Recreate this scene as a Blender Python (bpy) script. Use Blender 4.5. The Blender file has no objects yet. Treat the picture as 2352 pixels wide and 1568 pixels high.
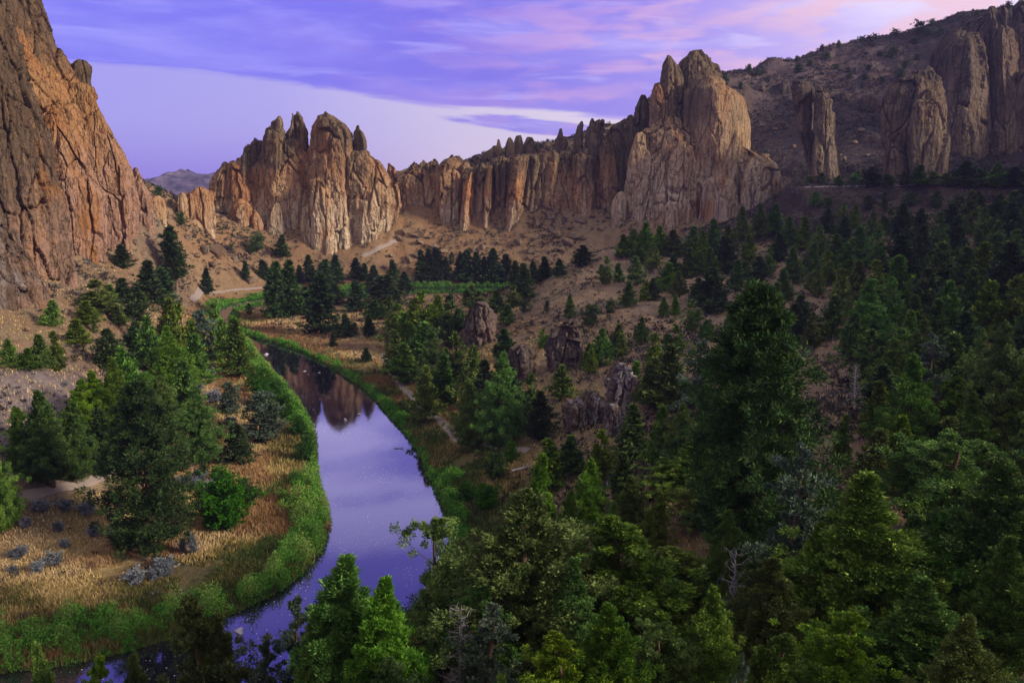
import bpy, math, random
import numpy as np
from mathutils import Vector

random.seed(7)
RNG = np.random.default_rng(11)
S = bpy.context.scene
COL = S.collection
F = 1829.0                       # focal length in pixels of a 2352 px wide picture (28 mm)
CAMZ = 72.0                      # camera height above the river
PITCH = math.radians(10.92)
cP, sP = math.cos(PITCH), math.sin(PITCH)

# ------------------------------------------------------------------ pixel -> direction
def ab(px, py):
    u = (np.asarray(px, float) - 1176.0) / F
    v = (784.0 - np.asarray(py, float)) / F
    dy = cP + sP * v
    return u / dy, (-sP + cP * v) / dy      # x per metre forward, z per metre forward

def at(px, py, Y):
    a, b = ab(px, py)
    return np.array([a * Y, Y, CAMZ + b * Y])

def on_water(px, py):
    a, b = ab(px, py)
    Y = CAMZ / -b
    return a * Y, Y

def c1(x, y): return x * .4997, y * .4997
def c2(x, y): return 376.3 + x * .282, 216.4 + y * .282
def c3(x, y): return 940.8 + x * .38, 216.4 + y * .38
def c4(x, y): return 1599.4 + x * .336, y * .336
def ident(x, y): return x, y

# ------------------------------------------------------------------ noise
def _h(ix, iy, iz, s):
    n = (ix.astype(np.uint32) * np.uint32(374761393)) ^ (iy.astype(np.uint32) * np.uint32(668265263)) ^ \
        (iz.astype(np.uint32) * np.uint32(2147483647 - 1274126177)) ^ np.uint32((s * 1013904223) & 0xffffffff)
    n = (n ^ (n >> np.uint32(13))) * np.uint32(1274126177)
    n = (n ^ (n >> np.uint32(16))) * np.uint32(2246822519)
    n = n ^ (n >> np.uint32(15))
    return n.astype(np.float64) / 4294967295.0

def vnoise(p, s=0):
    i = np.floor(p).astype(np.int64)
    f = p - i
    f = f * f * f * (f * (f * 6 - 15) + 10)
    r = 0
    for dx in (0, 1):
        wx = f[:, 0] if dx else 1 - f[:, 0]
        for dy in (0, 1):
            wy = f[:, 1] if dy else 1 - f[:, 1]
            for dz in (0, 1):
                wz = f[:, 2] if dz else 1 - f[:, 2]
                r = r + wx * wy * wz * _h(i[:, 0] + dx, i[:, 1] + dy, i[:, 2] + dz, s)
    return r

def fbm(p, octv=4, s=0):
    p = np.asarray(p, float); t = 0; a = .5; tot = 0
    for o in range(octv):
        t = t + a * vnoise(p, s + o * 17); tot += a
        a *= .5
        p = np.stack([p[:, 0] * 1.6 + p[:, 1] * 1.2 + 7.3, -p[:, 0] * 1.2 + p[:, 1] * 1.6 + 3.1, p[:, 2] * 2.03 + 1.7], 1)
    return t / tot

def worley(p, s=0):
    i = np.floor(p).astype(np.int64)
    f1 = np.full(len(p), 9.); f2 = np.full(len(p), 9.); cid = np.zeros(len(p)); til = np.zeros(len(p))
    for dx in (-1, 0, 1):
        for dy in (-1, 0, 1):
            for dz in (-1, 0, 1):
                q = i + np.array([dx, dy, dz])
                c = q + np.stack([_h(q[:, 0], q[:, 1], q[:, 2], s + k) for k in (1, 2, 3)], 1)
                d = np.sqrt(((c - p) ** 2).sum(1))
                idv = _h(q[:, 0], q[:, 1], q[:, 2], s + 9)
                nw = d < f1
                f2 = np.where(nw, f1, np.minimum(f2, d))
                cid = np.where(nw, idv, cid)
                dl = p - c
                tlt = dl[:, 0] * (_h(q[:, 0], q[:, 1], q[:, 2], s + 11) - .5) + dl[:, 1] * (_h(q[:, 0], q[:, 1], q[:, 2], s + 12) - .5) + dl[:, 2] * (_h(q[:, 0], q[:, 1], q[:, 2], s + 13) - .5)
                til = np.where(nw, tlt, til)
                f1 = np.where(nw, d, f1)
    return f1, f2, cid, til

def sstep(a, b, x):
    t = np.clip((x - a) / (b - a), 0, 1)
    return t * t * (3 - 2 * t)

def xy3(x, y, sc):
    x = np.asarray(x, float).ravel(); y = np.asarray(y, float).ravel()
    return np.stack([x / sc, y / sc, np.zeros_like(x)], 1)

# ------------------------------------------------------------------ objects
def mesh(name, V, faces, mat=None, parent=None, attrs=None, smooth=False):
    V = np.asarray(V, np.float32)
    me = bpy.data.meshes.new(name)
    if not isinstance(faces, list): faces = [faces]
    faces = [np.asarray(f, np.int32) for f in faces if len(f)]
    me.vertices.add(len(V)); me.vertices.foreach_set('co', V.ravel())
    loops = np.concatenate([f.ravel() for f in faces])
    sizes = np.concatenate([np.full(len(f), f.shape[1], np.int32) for f in faces])
    me.loops.add(len(loops)); me.loops.foreach_set('vertex_index', loops)
    me.polygons.add(len(sizes))
    me.polygons.foreach_set('loop_start', np.concatenate([[0], np.cumsum(sizes)[:-1]]).astype(np.int32))
    me.update(calc_edges=True)
    if smooth: me.polygons.foreach_set('use_smooth', np.ones(len(sizes), bool))
    for k, (typ, dom, arr) in (attrs or {}).items():
        a = me.attributes.new(k, typ, dom)
        if typ == 'FLOAT': a.data.foreach_set('value', np.asarray(arr, np.float32).ravel())
        else: a.data.foreach_set('color', np.asarray(arr, np.float32).ravel())
    if mat: me.materials.append(mat)
    me.validate()
    o = bpy.data.objects.new(name, me); COL.objects.link(o)
    if parent: o.parent = parent
    return o

def empty(name, loc=(0, 0, 0)):
    o = bpy.data.objects.new(name, None); o.empty_display_size = .5
    COL.objects.link(o); o.location = loc
    return o

def tag(o, label=None, cat=None, group=None, kind=None):
    if label: o['label'] = label
    if cat: o['category'] = cat
    if group: o['group'] = group
    if kind: o['kind'] = kind
    return o

def copy_tree(o):
    c = o.copy(); COL.objects.link(c)
    for k in ('label', 'category', 'group'):
        if k in c: del c[k]
    for ch in o.children:
        d = ch.copy(); COL.objects.link(d); d.parent = c
    return c

# ------------------------------------------------------------------ node helpers
class NT:
    def __init__(s, tree): s.t = tree; s.t.nodes.clear()
    def n(s, typ, **kw):
        nd = s.t.nodes.new(typ)
        for k, v in kw.items():
            if k == 'ins':
                for kk, vv in v.items():
                    if isinstance(vv, bpy.types.NodeSocket): s.t.links.new(vv, nd.inputs[kk])
                    else: nd.inputs[kk].default_value = vv
            else: setattr(nd, k, v)
        return nd
    def m(s, op, a, b=None, c=None, clamp=False):
        ins = {0: a}
        if b is not None: ins[1] = b
        if c is not None: ins[2] = c
        return s.n('ShaderNodeMath', operation=op, use_clamp=clamp, ins=ins).outputs[0]
    def mix(s, f, a, b, mode='MIX'):
        nd = s.n('ShaderNodeMix', data_type='RGBA', blend_type=mode)
        for i, v in ((0, f), (6, a), (7, b)):
            if isinstance(v, bpy.types.NodeSocket): s.t.links.new(v, nd.inputs[i])
            else: nd.inputs[i].default_value = v if i == 0 else (tuple(v) + (1,))[:4]
        return nd.outputs[2]
    def noise(s, vec, scale, detail=4, rough=.55, dist=0.):
        return s.n('ShaderNodeTexNoise', ins={'Vector': vec, 'Scale': scale, 'Detail': detail, 'Roughness': rough, 'Distortion': dist}).outputs[0]
    def ramp(s, f, stops, interp='LINEAR'):
        nd = s.n('ShaderNodeValToRGB', ins={0: f}); cr = nd.color_ramp; cr.interpolation = interp
        while len(cr.elements) < len(stops): cr.elements.new(.5)
        for e, (p, c) in zip(cr.elements, stops):
            e.position = p; e.color = (tuple(c) + (1,))[:4] if not isinstance(c, (int, float)) else (c, c, c, 1)
        return nd.outputs[0]
    def mapping(s, vec, scale):
        return s.n('ShaderNodeVectorMath', operation='MULTIPLY', ins={0: vec, 1: scale}).outputs[0]
    def rng(s, v, a, b, c=0., d=1.):
        return s.n('ShaderNodeMapRange', interpolation_type='SMOOTHSTEP', ins={0: v, 1: a, 2: b, 3: c, 4: d}).outputs[0]
    def attr(s, name, out='Fac'):
        return s.n('ShaderNodeAttribute', attribute_name=name).outputs[out]

def new_mat(name):
    m = bpy.data.materials.new(name); m.use_nodes = True
    return m, NT(m.node_tree)

def finish(nt, color, rough=.85, bump=None, spec=.2, bstr=.5, bdist=.5, extra=None):
    p = nt.n('ShaderNodeBsdfPrincipled', ins={'Base Color': color, 'Roughness': rough, 'Specular IOR Level': spec})
    if bump is not None:
        b = nt.n('ShaderNodeBump', ins={'Strength': bstr, 'Distance': bdist, 'Height': bump})
        nt.t.links.new(b.outputs[0], p.inputs['Normal'])
    for k, v in (extra or {}).items():
        if isinstance(v, bpy.types.NodeSocket): nt.t.links.new(v, p.inputs[k])
        else: p.inputs[k].default_value = v
    o = nt.n('ShaderNodeOutputMaterial')
    nt.t.links.new(p.outputs[0], o.inputs[0])
    return p

def lin(r, g, b):
    f = lambda c: (c / 255 / 12.92) if c / 255 <= .04045 else ((c / 255 + .055) / 1.055) ** 2.4
    return (f(r), f(g), f(b))

# ------------------------------------------------------------------ materials
def rock_material(name, warm, tan, dark, pale, sc=1.0):
    m, nt = new_mat(name)
    pos = nt.n('ShaderNodeNewGeometry').outputs['Position']
    big = nt.noise(nt.mapping(pos, (.030 * sc, .030 * sc, .016 * sc)), 1., 5, .6, .6)
    mid = nt.noise(nt.mapping(pos, (.10 * sc, .10 * sc, .045 * sc)), 1., 6, .65, .4)
    strk = nt.noise(nt.mapping(pos, (.42 * sc, .42 * sc, .022 * sc)), 1., 4, .6)
    fine = nt.noise(nt.mapping(pos, (.9 * sc, .9 * sc, .55 * sc)), 1., 5, .7)
    w = nt.attr('weather')
    c = nt.mix(nt.rng(big, .36, .56), warm, tan)
    c = nt.mix(nt.m('MULTIPLY', nt.rng(mid, .52, .66), .75), c, tuple(x * .62 for x in warm))
    c = nt.mix(nt.m('MULTIPLY', nt.m('MULTIPLY', nt.attr('orange'), .75), nt.rng(mid, .25, .5, .45, 1.)), c, (.40, .155, .05))
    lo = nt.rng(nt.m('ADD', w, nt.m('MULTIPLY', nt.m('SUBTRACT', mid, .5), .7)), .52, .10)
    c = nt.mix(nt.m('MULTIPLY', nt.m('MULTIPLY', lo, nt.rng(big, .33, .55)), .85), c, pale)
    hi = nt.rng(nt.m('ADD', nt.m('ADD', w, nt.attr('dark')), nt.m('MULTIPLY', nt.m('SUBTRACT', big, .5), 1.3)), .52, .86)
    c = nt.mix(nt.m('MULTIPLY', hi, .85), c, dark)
    c = nt.mix(nt.m('MULTIPLY', nt.rng(strk, .54, .66), .7), c, tuple(x * .85 for x in dark))
    c = nt.mix(nt.m('MULTIPLY', nt.rng(strk, .44, .33), .35), c, tuple(min(1, x * 1.25) for x in tan))
    c = nt.mix(nt.m('MULTIPLY', nt.m('MULTIPLY', nt.rng(fine, .60, .70), .5), nt.rng(mid, .4, .6)), c, (.34, .27, .10))
    c = nt.mix(nt.m('MULTIPLY', nt.m('MULTIPLY', nt.attr('pale'), nt.rng(mid, .47, .60)), .7), c, (.48, .44, .43))
    c = nt.mix(nt.m('MULTIPLY', nt.rng(fine, .50, .30), .55), c, tuple(x * .5 for x in dark))
    vor = nt.n('ShaderNodeTexVoronoi', feature='DISTANCE_TO_EDGE', ins={'Vector': nt.n('ShaderNodeVectorMath', operation='ADD', ins={0: nt.mapping(pos, (.16 * sc, .16 * sc, .026 * sc)), 1: nt.mapping(nt.n('ShaderNodeTexNoise', ins={'Vector': pos, 'Scale': .25 * sc}).outputs[1], (.5, .5, .5))}).outputs[0], 'Scale': 1.}).outputs[0]
    crack = nt.rng(vor, .0, .05)
    c = nt.mix(nt.m('MULTIPLY', nt.m('MULTIPLY', nt.m('SUBTRACT', 1., crack), nt.rng(big, .40, .55)), .38), c, tuple(x * .45 for x in dark))
    h = nt.m('ADD', nt.m('ADD', nt.m('MULTIPLY', fine, .9), nt.m('MULTIPLY', mid, 2.2)), nt.m('ADD', nt.m('MULTIPLY', strk, .8), nt.m('MULTIPLY', crack, .7)))
    finish(nt, c, .92, h, .12, 1.0, 1.3 / sc)
    return m

M_TUFF = rock_material('welded_tuff', (.30, .162, .080), (.40, .275, .155), (.088, .068, .044), (.58, .47, .33))
M_TUFF_NEAR = rock_material('welded_tuff_near', (.27, .135, .056), (.30, .190, .085), (.070, .052, .036), (.36, .22, .17), 1.7)
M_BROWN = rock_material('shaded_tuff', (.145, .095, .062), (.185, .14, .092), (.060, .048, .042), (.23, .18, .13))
M_OUTCROP = rock_material('outcrop_rock', (.17, .115, .085), (.22, .175, .135), (.085, .065, .054), (.36, .33, .32), 4.0)
M_BOULDER = rock_material('boulder_rock', (.20, .125, .072), (.23, .17, .115), (.085, .065, .05), (.24, .19, .15), 5.0)

def simple_rock(name, c1_, c2_, sc):
    m, nt = new_mat(name)
    pos = nt.n('ShaderNodeNewGeometry').outputs['Position']
    n = nt.noise(pos, sc, 6, .65)
    finish(nt, nt.mix(nt.rng(n, .35, .65), c1_, c2_), .9, n, .15, .8, .3)
    return m
M_RIVERROCK = simple_rock('pale_river_rock', (.30, .28, .30), (.62, .59, .62), 1.6)
M_HILL = None

def foliage(name, dark, light, hue=.06):
    m, nt = new_mat(name)
    t = nt.attr('tint')
    rnd = nt.n('ShaderNodeObjectInfo').outputs['Random']
    c = nt.mix(t, dark, light)
    hs = nt.n('ShaderNodeHueSaturation', ins={'Hue': nt.m('ADD', .5 - hue * .6, nt.m('MULTIPLY', rnd, hue)), 'Value': nt.m('ADD', .7, nt.m('MULTIPLY', nt.m('FRACT', nt.m('MULTIPLY', rnd, 7.31)), .75)), 'Saturation': nt.m('ADD', .98, nt.m('MULTIPLY', nt.m('FRACT', nt.m('MULTIPLY', rnd, 3.7)), .25)), 'Color': c}).outputs[0]
    finish(nt, hs, .75, None, .15)
    return m
M_JUN = foliage('juniper_foliage', (.016, .046, .011), (.165, .255, .055), .06)
M_JUNLIGHT = foliage('light_juniper_foliage', (.024, .064, .014), (.175, .285, .075), .05)
M_JUNGREY = foliage('grey_juniper_foliage', (.034, .058, .040), (.13, .175, .125), .03)
M_PINE = foliage('pine_foliage', (.010, .032, .010), (.075, .145, .034), .02)
M_DARK = foliage('dark_conifer_foliage', (.013, .030, .013), (.062, .105, .034), .04)
M_BUSH = foliage('green_bush_foliage', (.018, .052, .010), (.058, .135, .026), .03)
M_SAGE = foliage('sage_foliage', (.075, .085, .095), (.24, .26, .30), .03)
M_SCRUB = foliage('scrub_foliage', (.05, .042, .040), (.15, .125, .11), .05)
def blades(name):
    m, nt = new_mat(name)
    c = nt.n('ShaderNodeAttribute', attribute_name='blade').outputs['Color']
    finish(nt, c, .8, None, .1)
    return m
M_BLADE = blades('grass_blades')
M_BARK, nt = new_mat('bark')
pos = nt.n('ShaderNodeNewGeometry').outputs['Position']
n = nt.noise(nt.mapping(pos, (6, 6, 1.2)), 1., 4)
finish(nt, nt.mix(n, (.045, .030, .022), (.13, .085, .06)), .95, n, .1, .8, .1)
M_DEAD, nt = new_mat('dead_wood')
pos = nt.n('ShaderNodeNewGeometry').outputs['Position']
n = nt.noise(nt.mapping(pos, (8, 8, 2)), 1., 4)
finish(nt, nt.mix(n, (.10, .09, .09), (.34, .31, .32)), .9, n, .1, .6, .05)

# ground: soil colour comes from a zone attribute, broken up with procedural noise
M_GROUND, nt = new_mat('dry_ground')
pos = nt.n('ShaderNodeNewGeometry').outputs['Position']
zc = nt.n('ShaderNodeAttribute', attribute_name='soil').outputs['Color']
n1 = nt.noise(pos, .16, 6, .65); n2 = nt.noise(pos, 1.1, 5, .7); n3 = nt.noise(pos, .035, 4, .6)
c = nt.mix(nt.m('MULTIPLY', nt.rng(n1, .46, .64), .55), zc, nt.mix(1., zc, (.55, .52, .55), 'MULTIPLY'))
c = nt.mix(nt.m('MULTIPLY', nt.rng(n2, .52, .66), .6), c, nt.mix(1., zc, (.42, .38, .40), 'MULTIPLY'))
c = nt.mix(nt.m('MULTIPLY', nt.rng(n2, .42, .32), .45), c, nt.mix(1., zc, (1.45, 1.35, 1.2), 'MULTIPLY'))
c = nt.mix(nt.m('MULTIPLY', nt.rng(n3, .45, .62), .35), c, nt.mix(1., zc, (1.1, .85, .7), 'MULTIPLY'))
finish(nt, c, .95, nt.m('ADD', nt.m('MULTIPLY', n1, 2.), n2), .08, 1., 1.0)

M_PATH, nt = new_mat('trail_dust')
pos = nt.n('ShaderNodeNewGeometry').outputs['Position']
n = nt.noise(pos, .8, 5, .6)
finish(nt, nt.mix(n, (.20, .165, .15), (.33, .275, .24)), .95, n, .1, .4, .1)

M_WATER, nt = new_mat('river_water')
pos = nt.n('ShaderNodeNewGeometry').outputs['Position']
r1 = nt.noise(nt.mapping(pos, (.30, .10, 1)), 1., 3, .5)
r2 = nt.noise(pos, 1.4, 2, .5)
bmp = nt.n('ShaderNodeBump', ins={'Strength': .06, 'Distance': .25, 'Height': nt.m('ADD', nt.m('MULTIPLY', r1, .7), nt.m('MULTIPLY', r2, .25))})
lw = nt.n('ShaderNodeFresnel', ins={'IOR': 3.0, 'Normal': bmp.outputs[0]}).outputs[0]
vo = nt.n('ShaderNodeTexVoronoi', ins={'Vector': nt.mapping(pos, (1.5, .8, 1)), 'Scale': 1., 'Randomness': 1.})
foam = nt.m('MULTIPLY', nt.rng(vo.outputs[0], .17, .09), nt.m('MULTIPLY', nt.rng(nt.noise(pos, .05, 4, .6), .40, .58), nt.rng(nt.n('ShaderNodeSeparateColor', ins={0: vo.outputs[1]}).outputs[0], .30, .40)))
dif = nt.n('ShaderNodeBsdfDiffuse', ins={'Color': nt.mix(foam, (.010, .009, .016), (.7, .7, .8))})
gl = nt.n('ShaderNodeBsdfGlossy', ins={'Color': (.84, .83, 1, 1), 'Roughness': .035, 'Normal': bmp.outputs[0]})
mx = nt.n('ShaderNodeMixShader', ins={0: nt.m('MULTIPLY', nt.m('MINIMUM', nt.m('MULTIPLY', lw, 1.25), 1.), nt.m('SUBTRACT', 1., foam)), 1: dif.outputs[0], 2: gl.outputs[0]})
o = nt.n('ShaderNodeOutputMaterial'); nt.t.links.new(mx.outputs[0], o.inputs[0])

# ------------------------------------------------------------------ river outline (pixels on the water plane)
OUTER = [(-500, 1580), (0, 1545), (200, 1520), (400, 1465), (520, 1415), (640, 1360), (700, 1310), (745, 1250), (757, 1195), (745, 1160),
         (725, 1090), (722, 1030), (724, 1005), (700, 950), (660, 890), (620, 850), (590, 815), (572, 785), (540, 765), (512, 745), (496, 720),
         (505, 702), (560, 690), (640, 677), (800, 664), (1000, 659), (1250, 656), (1500, 656)]
INNER = [(-500, 1800), (300, 1740), (600, 1640), (800, 1530), (930, 1430), (1010, 1330), (1040, 1240), (1035, 1200), (1020, 1160), (995, 1110), (975, 1060),
         (950, 1015), (920, 980), (880, 935), (850, 900), (800, 868), (760, 840), (700, 810), (640, 790), (580, 775), (545, 762), (527, 742), (532, 718),
         (560, 704), (640, 694), (800, 679), (1000, 672), (1250, 669), (1500, 669)]
def smooth_line(P, n):
    P = np.asarray(P, float)
    for _ in range(n):
        Q = [P[0]]
        for i in range(len(P) - 1):
            Q += [P[i] * .75 + P[i + 1] * .25, P[i] * .25 + P[i + 1] * .75]
        P = np.array(Q + [P[-1]])
    return P
OUT_W = smooth_line([on_water(*p) for p in OUTER], 2)
INN_W = smooth_line([on_water(*p) for p in INNER], 2)
POLY = np.concatenate([OUT_W, INN_W[::-1]])

def seg_dist(x, y, P, closed=False):
    x = x.ravel(); y = y.ravel(); d = np.full(len(x), 1e9)
    A = P; B = np.roll(P, -1, 0)
    if not closed: A, B = P[:-1], P[1:]
    for (ax, ay), (bx, by) in zip(A, B):
        vx, vy = bx - ax, by - ay
        t = np.clip(((x - ax) * vx + (y - ay) * vy) / (vx * vx + vy * vy + 1e-9), 0, 1)
        d = np.minimum(d, (x - ax - t * vx) ** 2 + (y - ay - t * vy) ** 2)
    return np.sqrt(d)

def inside(x, y, P):
    x = x.ravel(); y = y.ravel(); r = np.zeros(len(x), bool)
    A = P; B = np.roll(P, -1, 0)
    for (ax, ay), (bx, by) in zip(A, B):
        c = ((ay > y) != (by > y)) & (x < (bx - ax) * (y - ay) / (by - ay + 1e-12) + ax)
        r ^= c
    return r

# ------------------------------------------------------------------ terrain from surveyed points: (px, py, forward distance)
GP = [
 # right slope, near to far
 (2300,1568,48),(1700,1568,55),(1176,1568,62),(900,1700,64),(1740,1330,82),(2200,1200,90),(2352,1000,130),(1930,1050,125),(1940,950,150),(1950,850,190),
 (2600,1300,80),(2600,900,150),(2700,600,300),(2300,700,270),(2100,700,290),(1500,1100,120),(1350,1180,118),
 (1390,985,190),(1390,920,205),(1290,860,250),(1310,800,285),(1200,820,290),(1100,790,340),(1200,760,330),(1300,700,350),(1500,700,330),(1700,650,370),(1600,760,290),(1750,800,235),
 (1900,600,400),(2000,560,430),(1180,690,400),(1300,620,420),(1400,580,440),(1480,560,455),(1600,545,480),(1750,520,490),(2150,560,400),(2350,520,420),
 (1820,490,500),(2000,470,480),(2200,460,470),(2352,450,460),(1840,428,520),(2000,426,505),(2200,424,495),(2352,424,485),(2700,424,470),
 (1840,420,560),(2100,418,545),(2352,415,535),
 # bottom land by the river
 (880,810,345),(960,930,255),(1040,1010,213),(1100,1080,184),(1180,1130,162),(640,730,440),(850,750,400),(780,690,505),(1000,690,495),(1100,680,480),(700,700,490),
 (1060,1180,157),(1120,1250,135),(1000,700,470),
 # talus below the cliffs
 (470,500,606),(540,545,606),(690,572,615),(800,582,615),(900,530,640),(1000,540,637),(1100,552,633),(1190,515,640),(1300,485,652),(1450,515,626),(1550,528,610),(1700,505,613),(1790,478,613),(860,560,622),
 (700,635,596),(850,640,592),(1000,605,612),(1200,600,614),(1150,565,628),(1350,540,625),(600,640,575),(1000,638,598),(1180,636,598),(700,610,604),(800,615,604),(1250,540,634),(900,585,620),
 # left side
 (0,760,230),(180,690,290),(60,760,240),(300,525,430),(345,475,470),(375,470,510),(430,470,580),(400,540,520),(450,620,525),(450,676,514),(550,600,562),(500,560,580),(-300,760,210),(-300,900,160),
 (0,900,180),(100,850,200),(0,1000,160),(60,1140,152),(200,1110,165),(300,780,290),(380,1045,196),(480,880,282),(400,700,420),(300,1280,142),(0,1250,143),(0,1350,128),(100,1470,113),(250,680,340),
 (-300,1140,140),(-300,1350,125),(520,1000,213),(560,1200,160),(650,1250,150),(350,620,430),(480,780,360),
 # hill behind the right towers
 (1800,400,670),(1720,330,722),(1650,152,832),(1600,210,792),(1500,225,812),(1470,245,802),(1400,285,777),(1330,310,757),(1260,325,737),(1180,335,732),(1120,355,727),(1050,375,722),(950,385,722),(900,395,732),
 (1760,130,862),(1900,112,880),(2000,92,880),(2100,62,870),(2200,32,850),(2300,18,830),(2450,10,810),(2700,0,790),(1750,250,782),(1900,200,810),(2050,180,800),(1850,300,720),(2000,300,690),(2000,390,630),(2200,330,710),(2352,380,650),
 (1340,380,712),(1420,330,732),(1380,440,692),(1430,430,692),
]
GW = [at(*g) for g in GP]
for p in list(OUT_W[::4]) + list(INN_W[::4]): GW.append((p[0], p[1], .6))
# ground that the photo does not show: under the camera, behind the ridges, the far plain, and a ridge added on the right to block the sun
for p in [(0,-12,69),(0,-4,66),(0,4,58),(0,14,48),(0,30,40),(25,28,42),(-25,28,36),(50,30,44),(-45,40,22),(20,45,36),(-15,50,32),(30,5,60),(-30,5,54),(60,5,62),(-60,8,44),(90,10,62),(130,50,66),(150,40,72),(220,80,98),(-100,10,30),(-150,40,18),(0,-40,74),(100,-40,80),(-100,-40,60),
          (330,120,150),(330,250,130),(480,420,205),(470,300,225),(450,150,165),(440,40,115),(420,-80,95),(620,200,240),(600,420,215),(340,380,85),(250,20,95),(300,0,100),(-260,130,40),(-330,250,90),(-360,420,120),(-400,600,120),
          (-160,830,40),(0,830,50),(-90,755,50),(-250,690,50),(-185,665,60),(-130,730,50),(100,800,60),(100,1000,40),(200,950,70),(300,1050,120),(450,1000,190),(600,1000,200),(650,800,280),(800,900,260),(-300,1000,40),(300,1300,60),(700,1300,100)]: GW.append(p)
for x in (-9000, -4000, -1500, 0, 1500, 4000, 9000):
    for y in (1800, 4000, 9500): GW.append((x, y, 30))
GW = np.array(GW, float)

def _rbf(GW):
    P = GW[:, :2]; n = len(P)
    D = np.sqrt(((P[:, None] - P[None]) ** 2).sum(2))
    A = np.zeros((n + 1, n + 1)); A[:n, :n] = -D - 0.0 + np.eye(n) * -.6; A[:n, n] = 1; A[n, :n] = 1
    return np.linalg.solve(A, np.concatenate([GW[:, 2], [0]]))
RW = _rbf(GW)
def base_h(x, y):
    x = x.ravel(); y = y.ravel(); out = np.empty(len(x))
    for i in range(0, len(x), 40000):
        D = np.sqrt((x[i:i+40000, None] - GW[None, :, 0]) ** 2 + (y[i:i+40000, None] - GW[None, :, 1]) ** 2)
        out[i:i+40000] = -D @ RW[:-1] + RW[-1]
    return out

NA, NY = 640, 1000
APEX = 60.0
q_ = np.linspace(-1, 1, NA); AV = np.sign(q_) * np.interp(np.abs(q_), [0, .74, 1], [0, .70, 1.35])
ly = np.linspace(math.log(14.0), math.log(9000.0 + APEX), 6000); wd_ = 1 + 2.2 * ((np.exp(ly) > 530) & (np.exp(ly) < 960)) + .7 * ((np.exp(ly) > 130) & (np.exp(ly) <= 530)); cw = np.cumsum(wd_); cw = (cw - cw[0]) / (cw[-1] - cw[0])
YV = np.exp(np.interp(np.linspace(0, 1, NY), cw, ly))            # distance from the apex behind the camera
GX, GYd = np.meshgrid(AV, YV)
X = (GX * GYd).ravel(); Y = (GYd - APEX).ravel()
Zb = base_h(X, Y)
RD = seg_dist(X, Y, POLY, True); INR = inside(X, Y, POLY)
t = sstep(0, 30, RD)
Zo = t * Zb + (1 - t) * np.minimum(Zb, .5 + RD * .16)
rough = sstep(2, 25, RD) * sstep(-60, 60, Y)
lump = (fbm(xy3(X, Y, 26), 5, 3) - .5) * 7 * sstep(10, 60, RD) * sstep(3, 25, Zb) + (fbm(xy3(X, Y, 5.), 4, 5) - .5) * 1.6 * rough
far_l = (fbm(xy3(X, Y, 60), 6, 8) - .5) * 24 * sstep(640, 760, Y) * sstep(60, 120, Zb)
cf1, cf2, ccid, ctil = worley(xy3(X, Y, 11.) + (fbm(xy3(X, Y, 20), 2, 14) - .5)[:, None] * .9, 21)
crag = (2.6 * (ccid - .35) + 5 * ctil) * sstep(.47, .60, fbm(xy3(X, Y, 55), 4, 23)) * sstep(455, 520, Y) * sstep(1000, 900, Y) * sstep(14, 30, Zb)
cf1, cf2, ccid, ctil = worley(xy3(X, Y, 4.5), 22)
crag = crag + (1.5 * (ccid - .4) + 2.2 * ctil) * sstep(.46, .62, fbm(xy3(X, Y, 33), 4, 24)) * sstep(430, 480, Y) * sstep(1000, 900, Y) * sstep(14, 30, Zb)
CANAL = np.array([at(*p)[:2] for p in ((1835, 429, 521), (1900, 428, 514), (2000, 426, 505), (2100, 425, 500), (2200, 424, 495), (2352, 424, 485), (2500, 424, 478))])
cd_ = seg_dist(X, Y, CANAL)
cz = np.interp(X, CANAL[:, 0], [at(0, p, q)[2] for p, q in ((429, 521), (428, 514), (426, 505), (425, 500), (424, 495), (424, 485), (424, 478))])
bench = sstep(16, 7, cd_)
lump = lump * (1 - bench)
Zo = (Zo + crag) * (1 - bench) + cz * bench
Z = np.where(INR, -.25 - np.minimum(1.5, RD * .3), np.maximum(Zo + lump + far_l, .35))
ZG = Z.reshape(NY, NA)

def H(x, y):
    x = np.atleast_1d(np.asarray(x, float)); y = np.atleast_1d(np.asarray(y, float))
    d = np.maximum(y + APEX, 14.01)
    fi = np.clip(np.interp(x / d, AV, np.arange(NA)), 0, NA - 1.001); fj = np.clip(np.interp(d, YV, np.arange(NY)), 0, NY - 1.001)
    i = fi.astype(int); j = fj.astype(int); u = fi - i; v = fj - j
    return (ZG[j, i] * (1-u) * (1-v) + ZG[j, i+1] * u * (1-v) + ZG[j+1, i] * (1-u) * v + ZG[j+1, i+1] * u * v)

YR = np.exp(np.linspace(math.log(22), math.log(1150), 900))
def hit(px, py, ymin=22):
    a, b = ab(px, py)
    YY = YR[YR >= ymin]
    dz = CAMZ + b * YY - H(a * YY, YY)
    k = np.argmax(dz <= 0)
    if dz[k] > 0: return None
    if k == 0: return float(YY[0])
    return float(YY[k-1] + (YY[k] - YY[k-1]) * dz[k-1] / (dz[k-1] - dz[k]))

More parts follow.
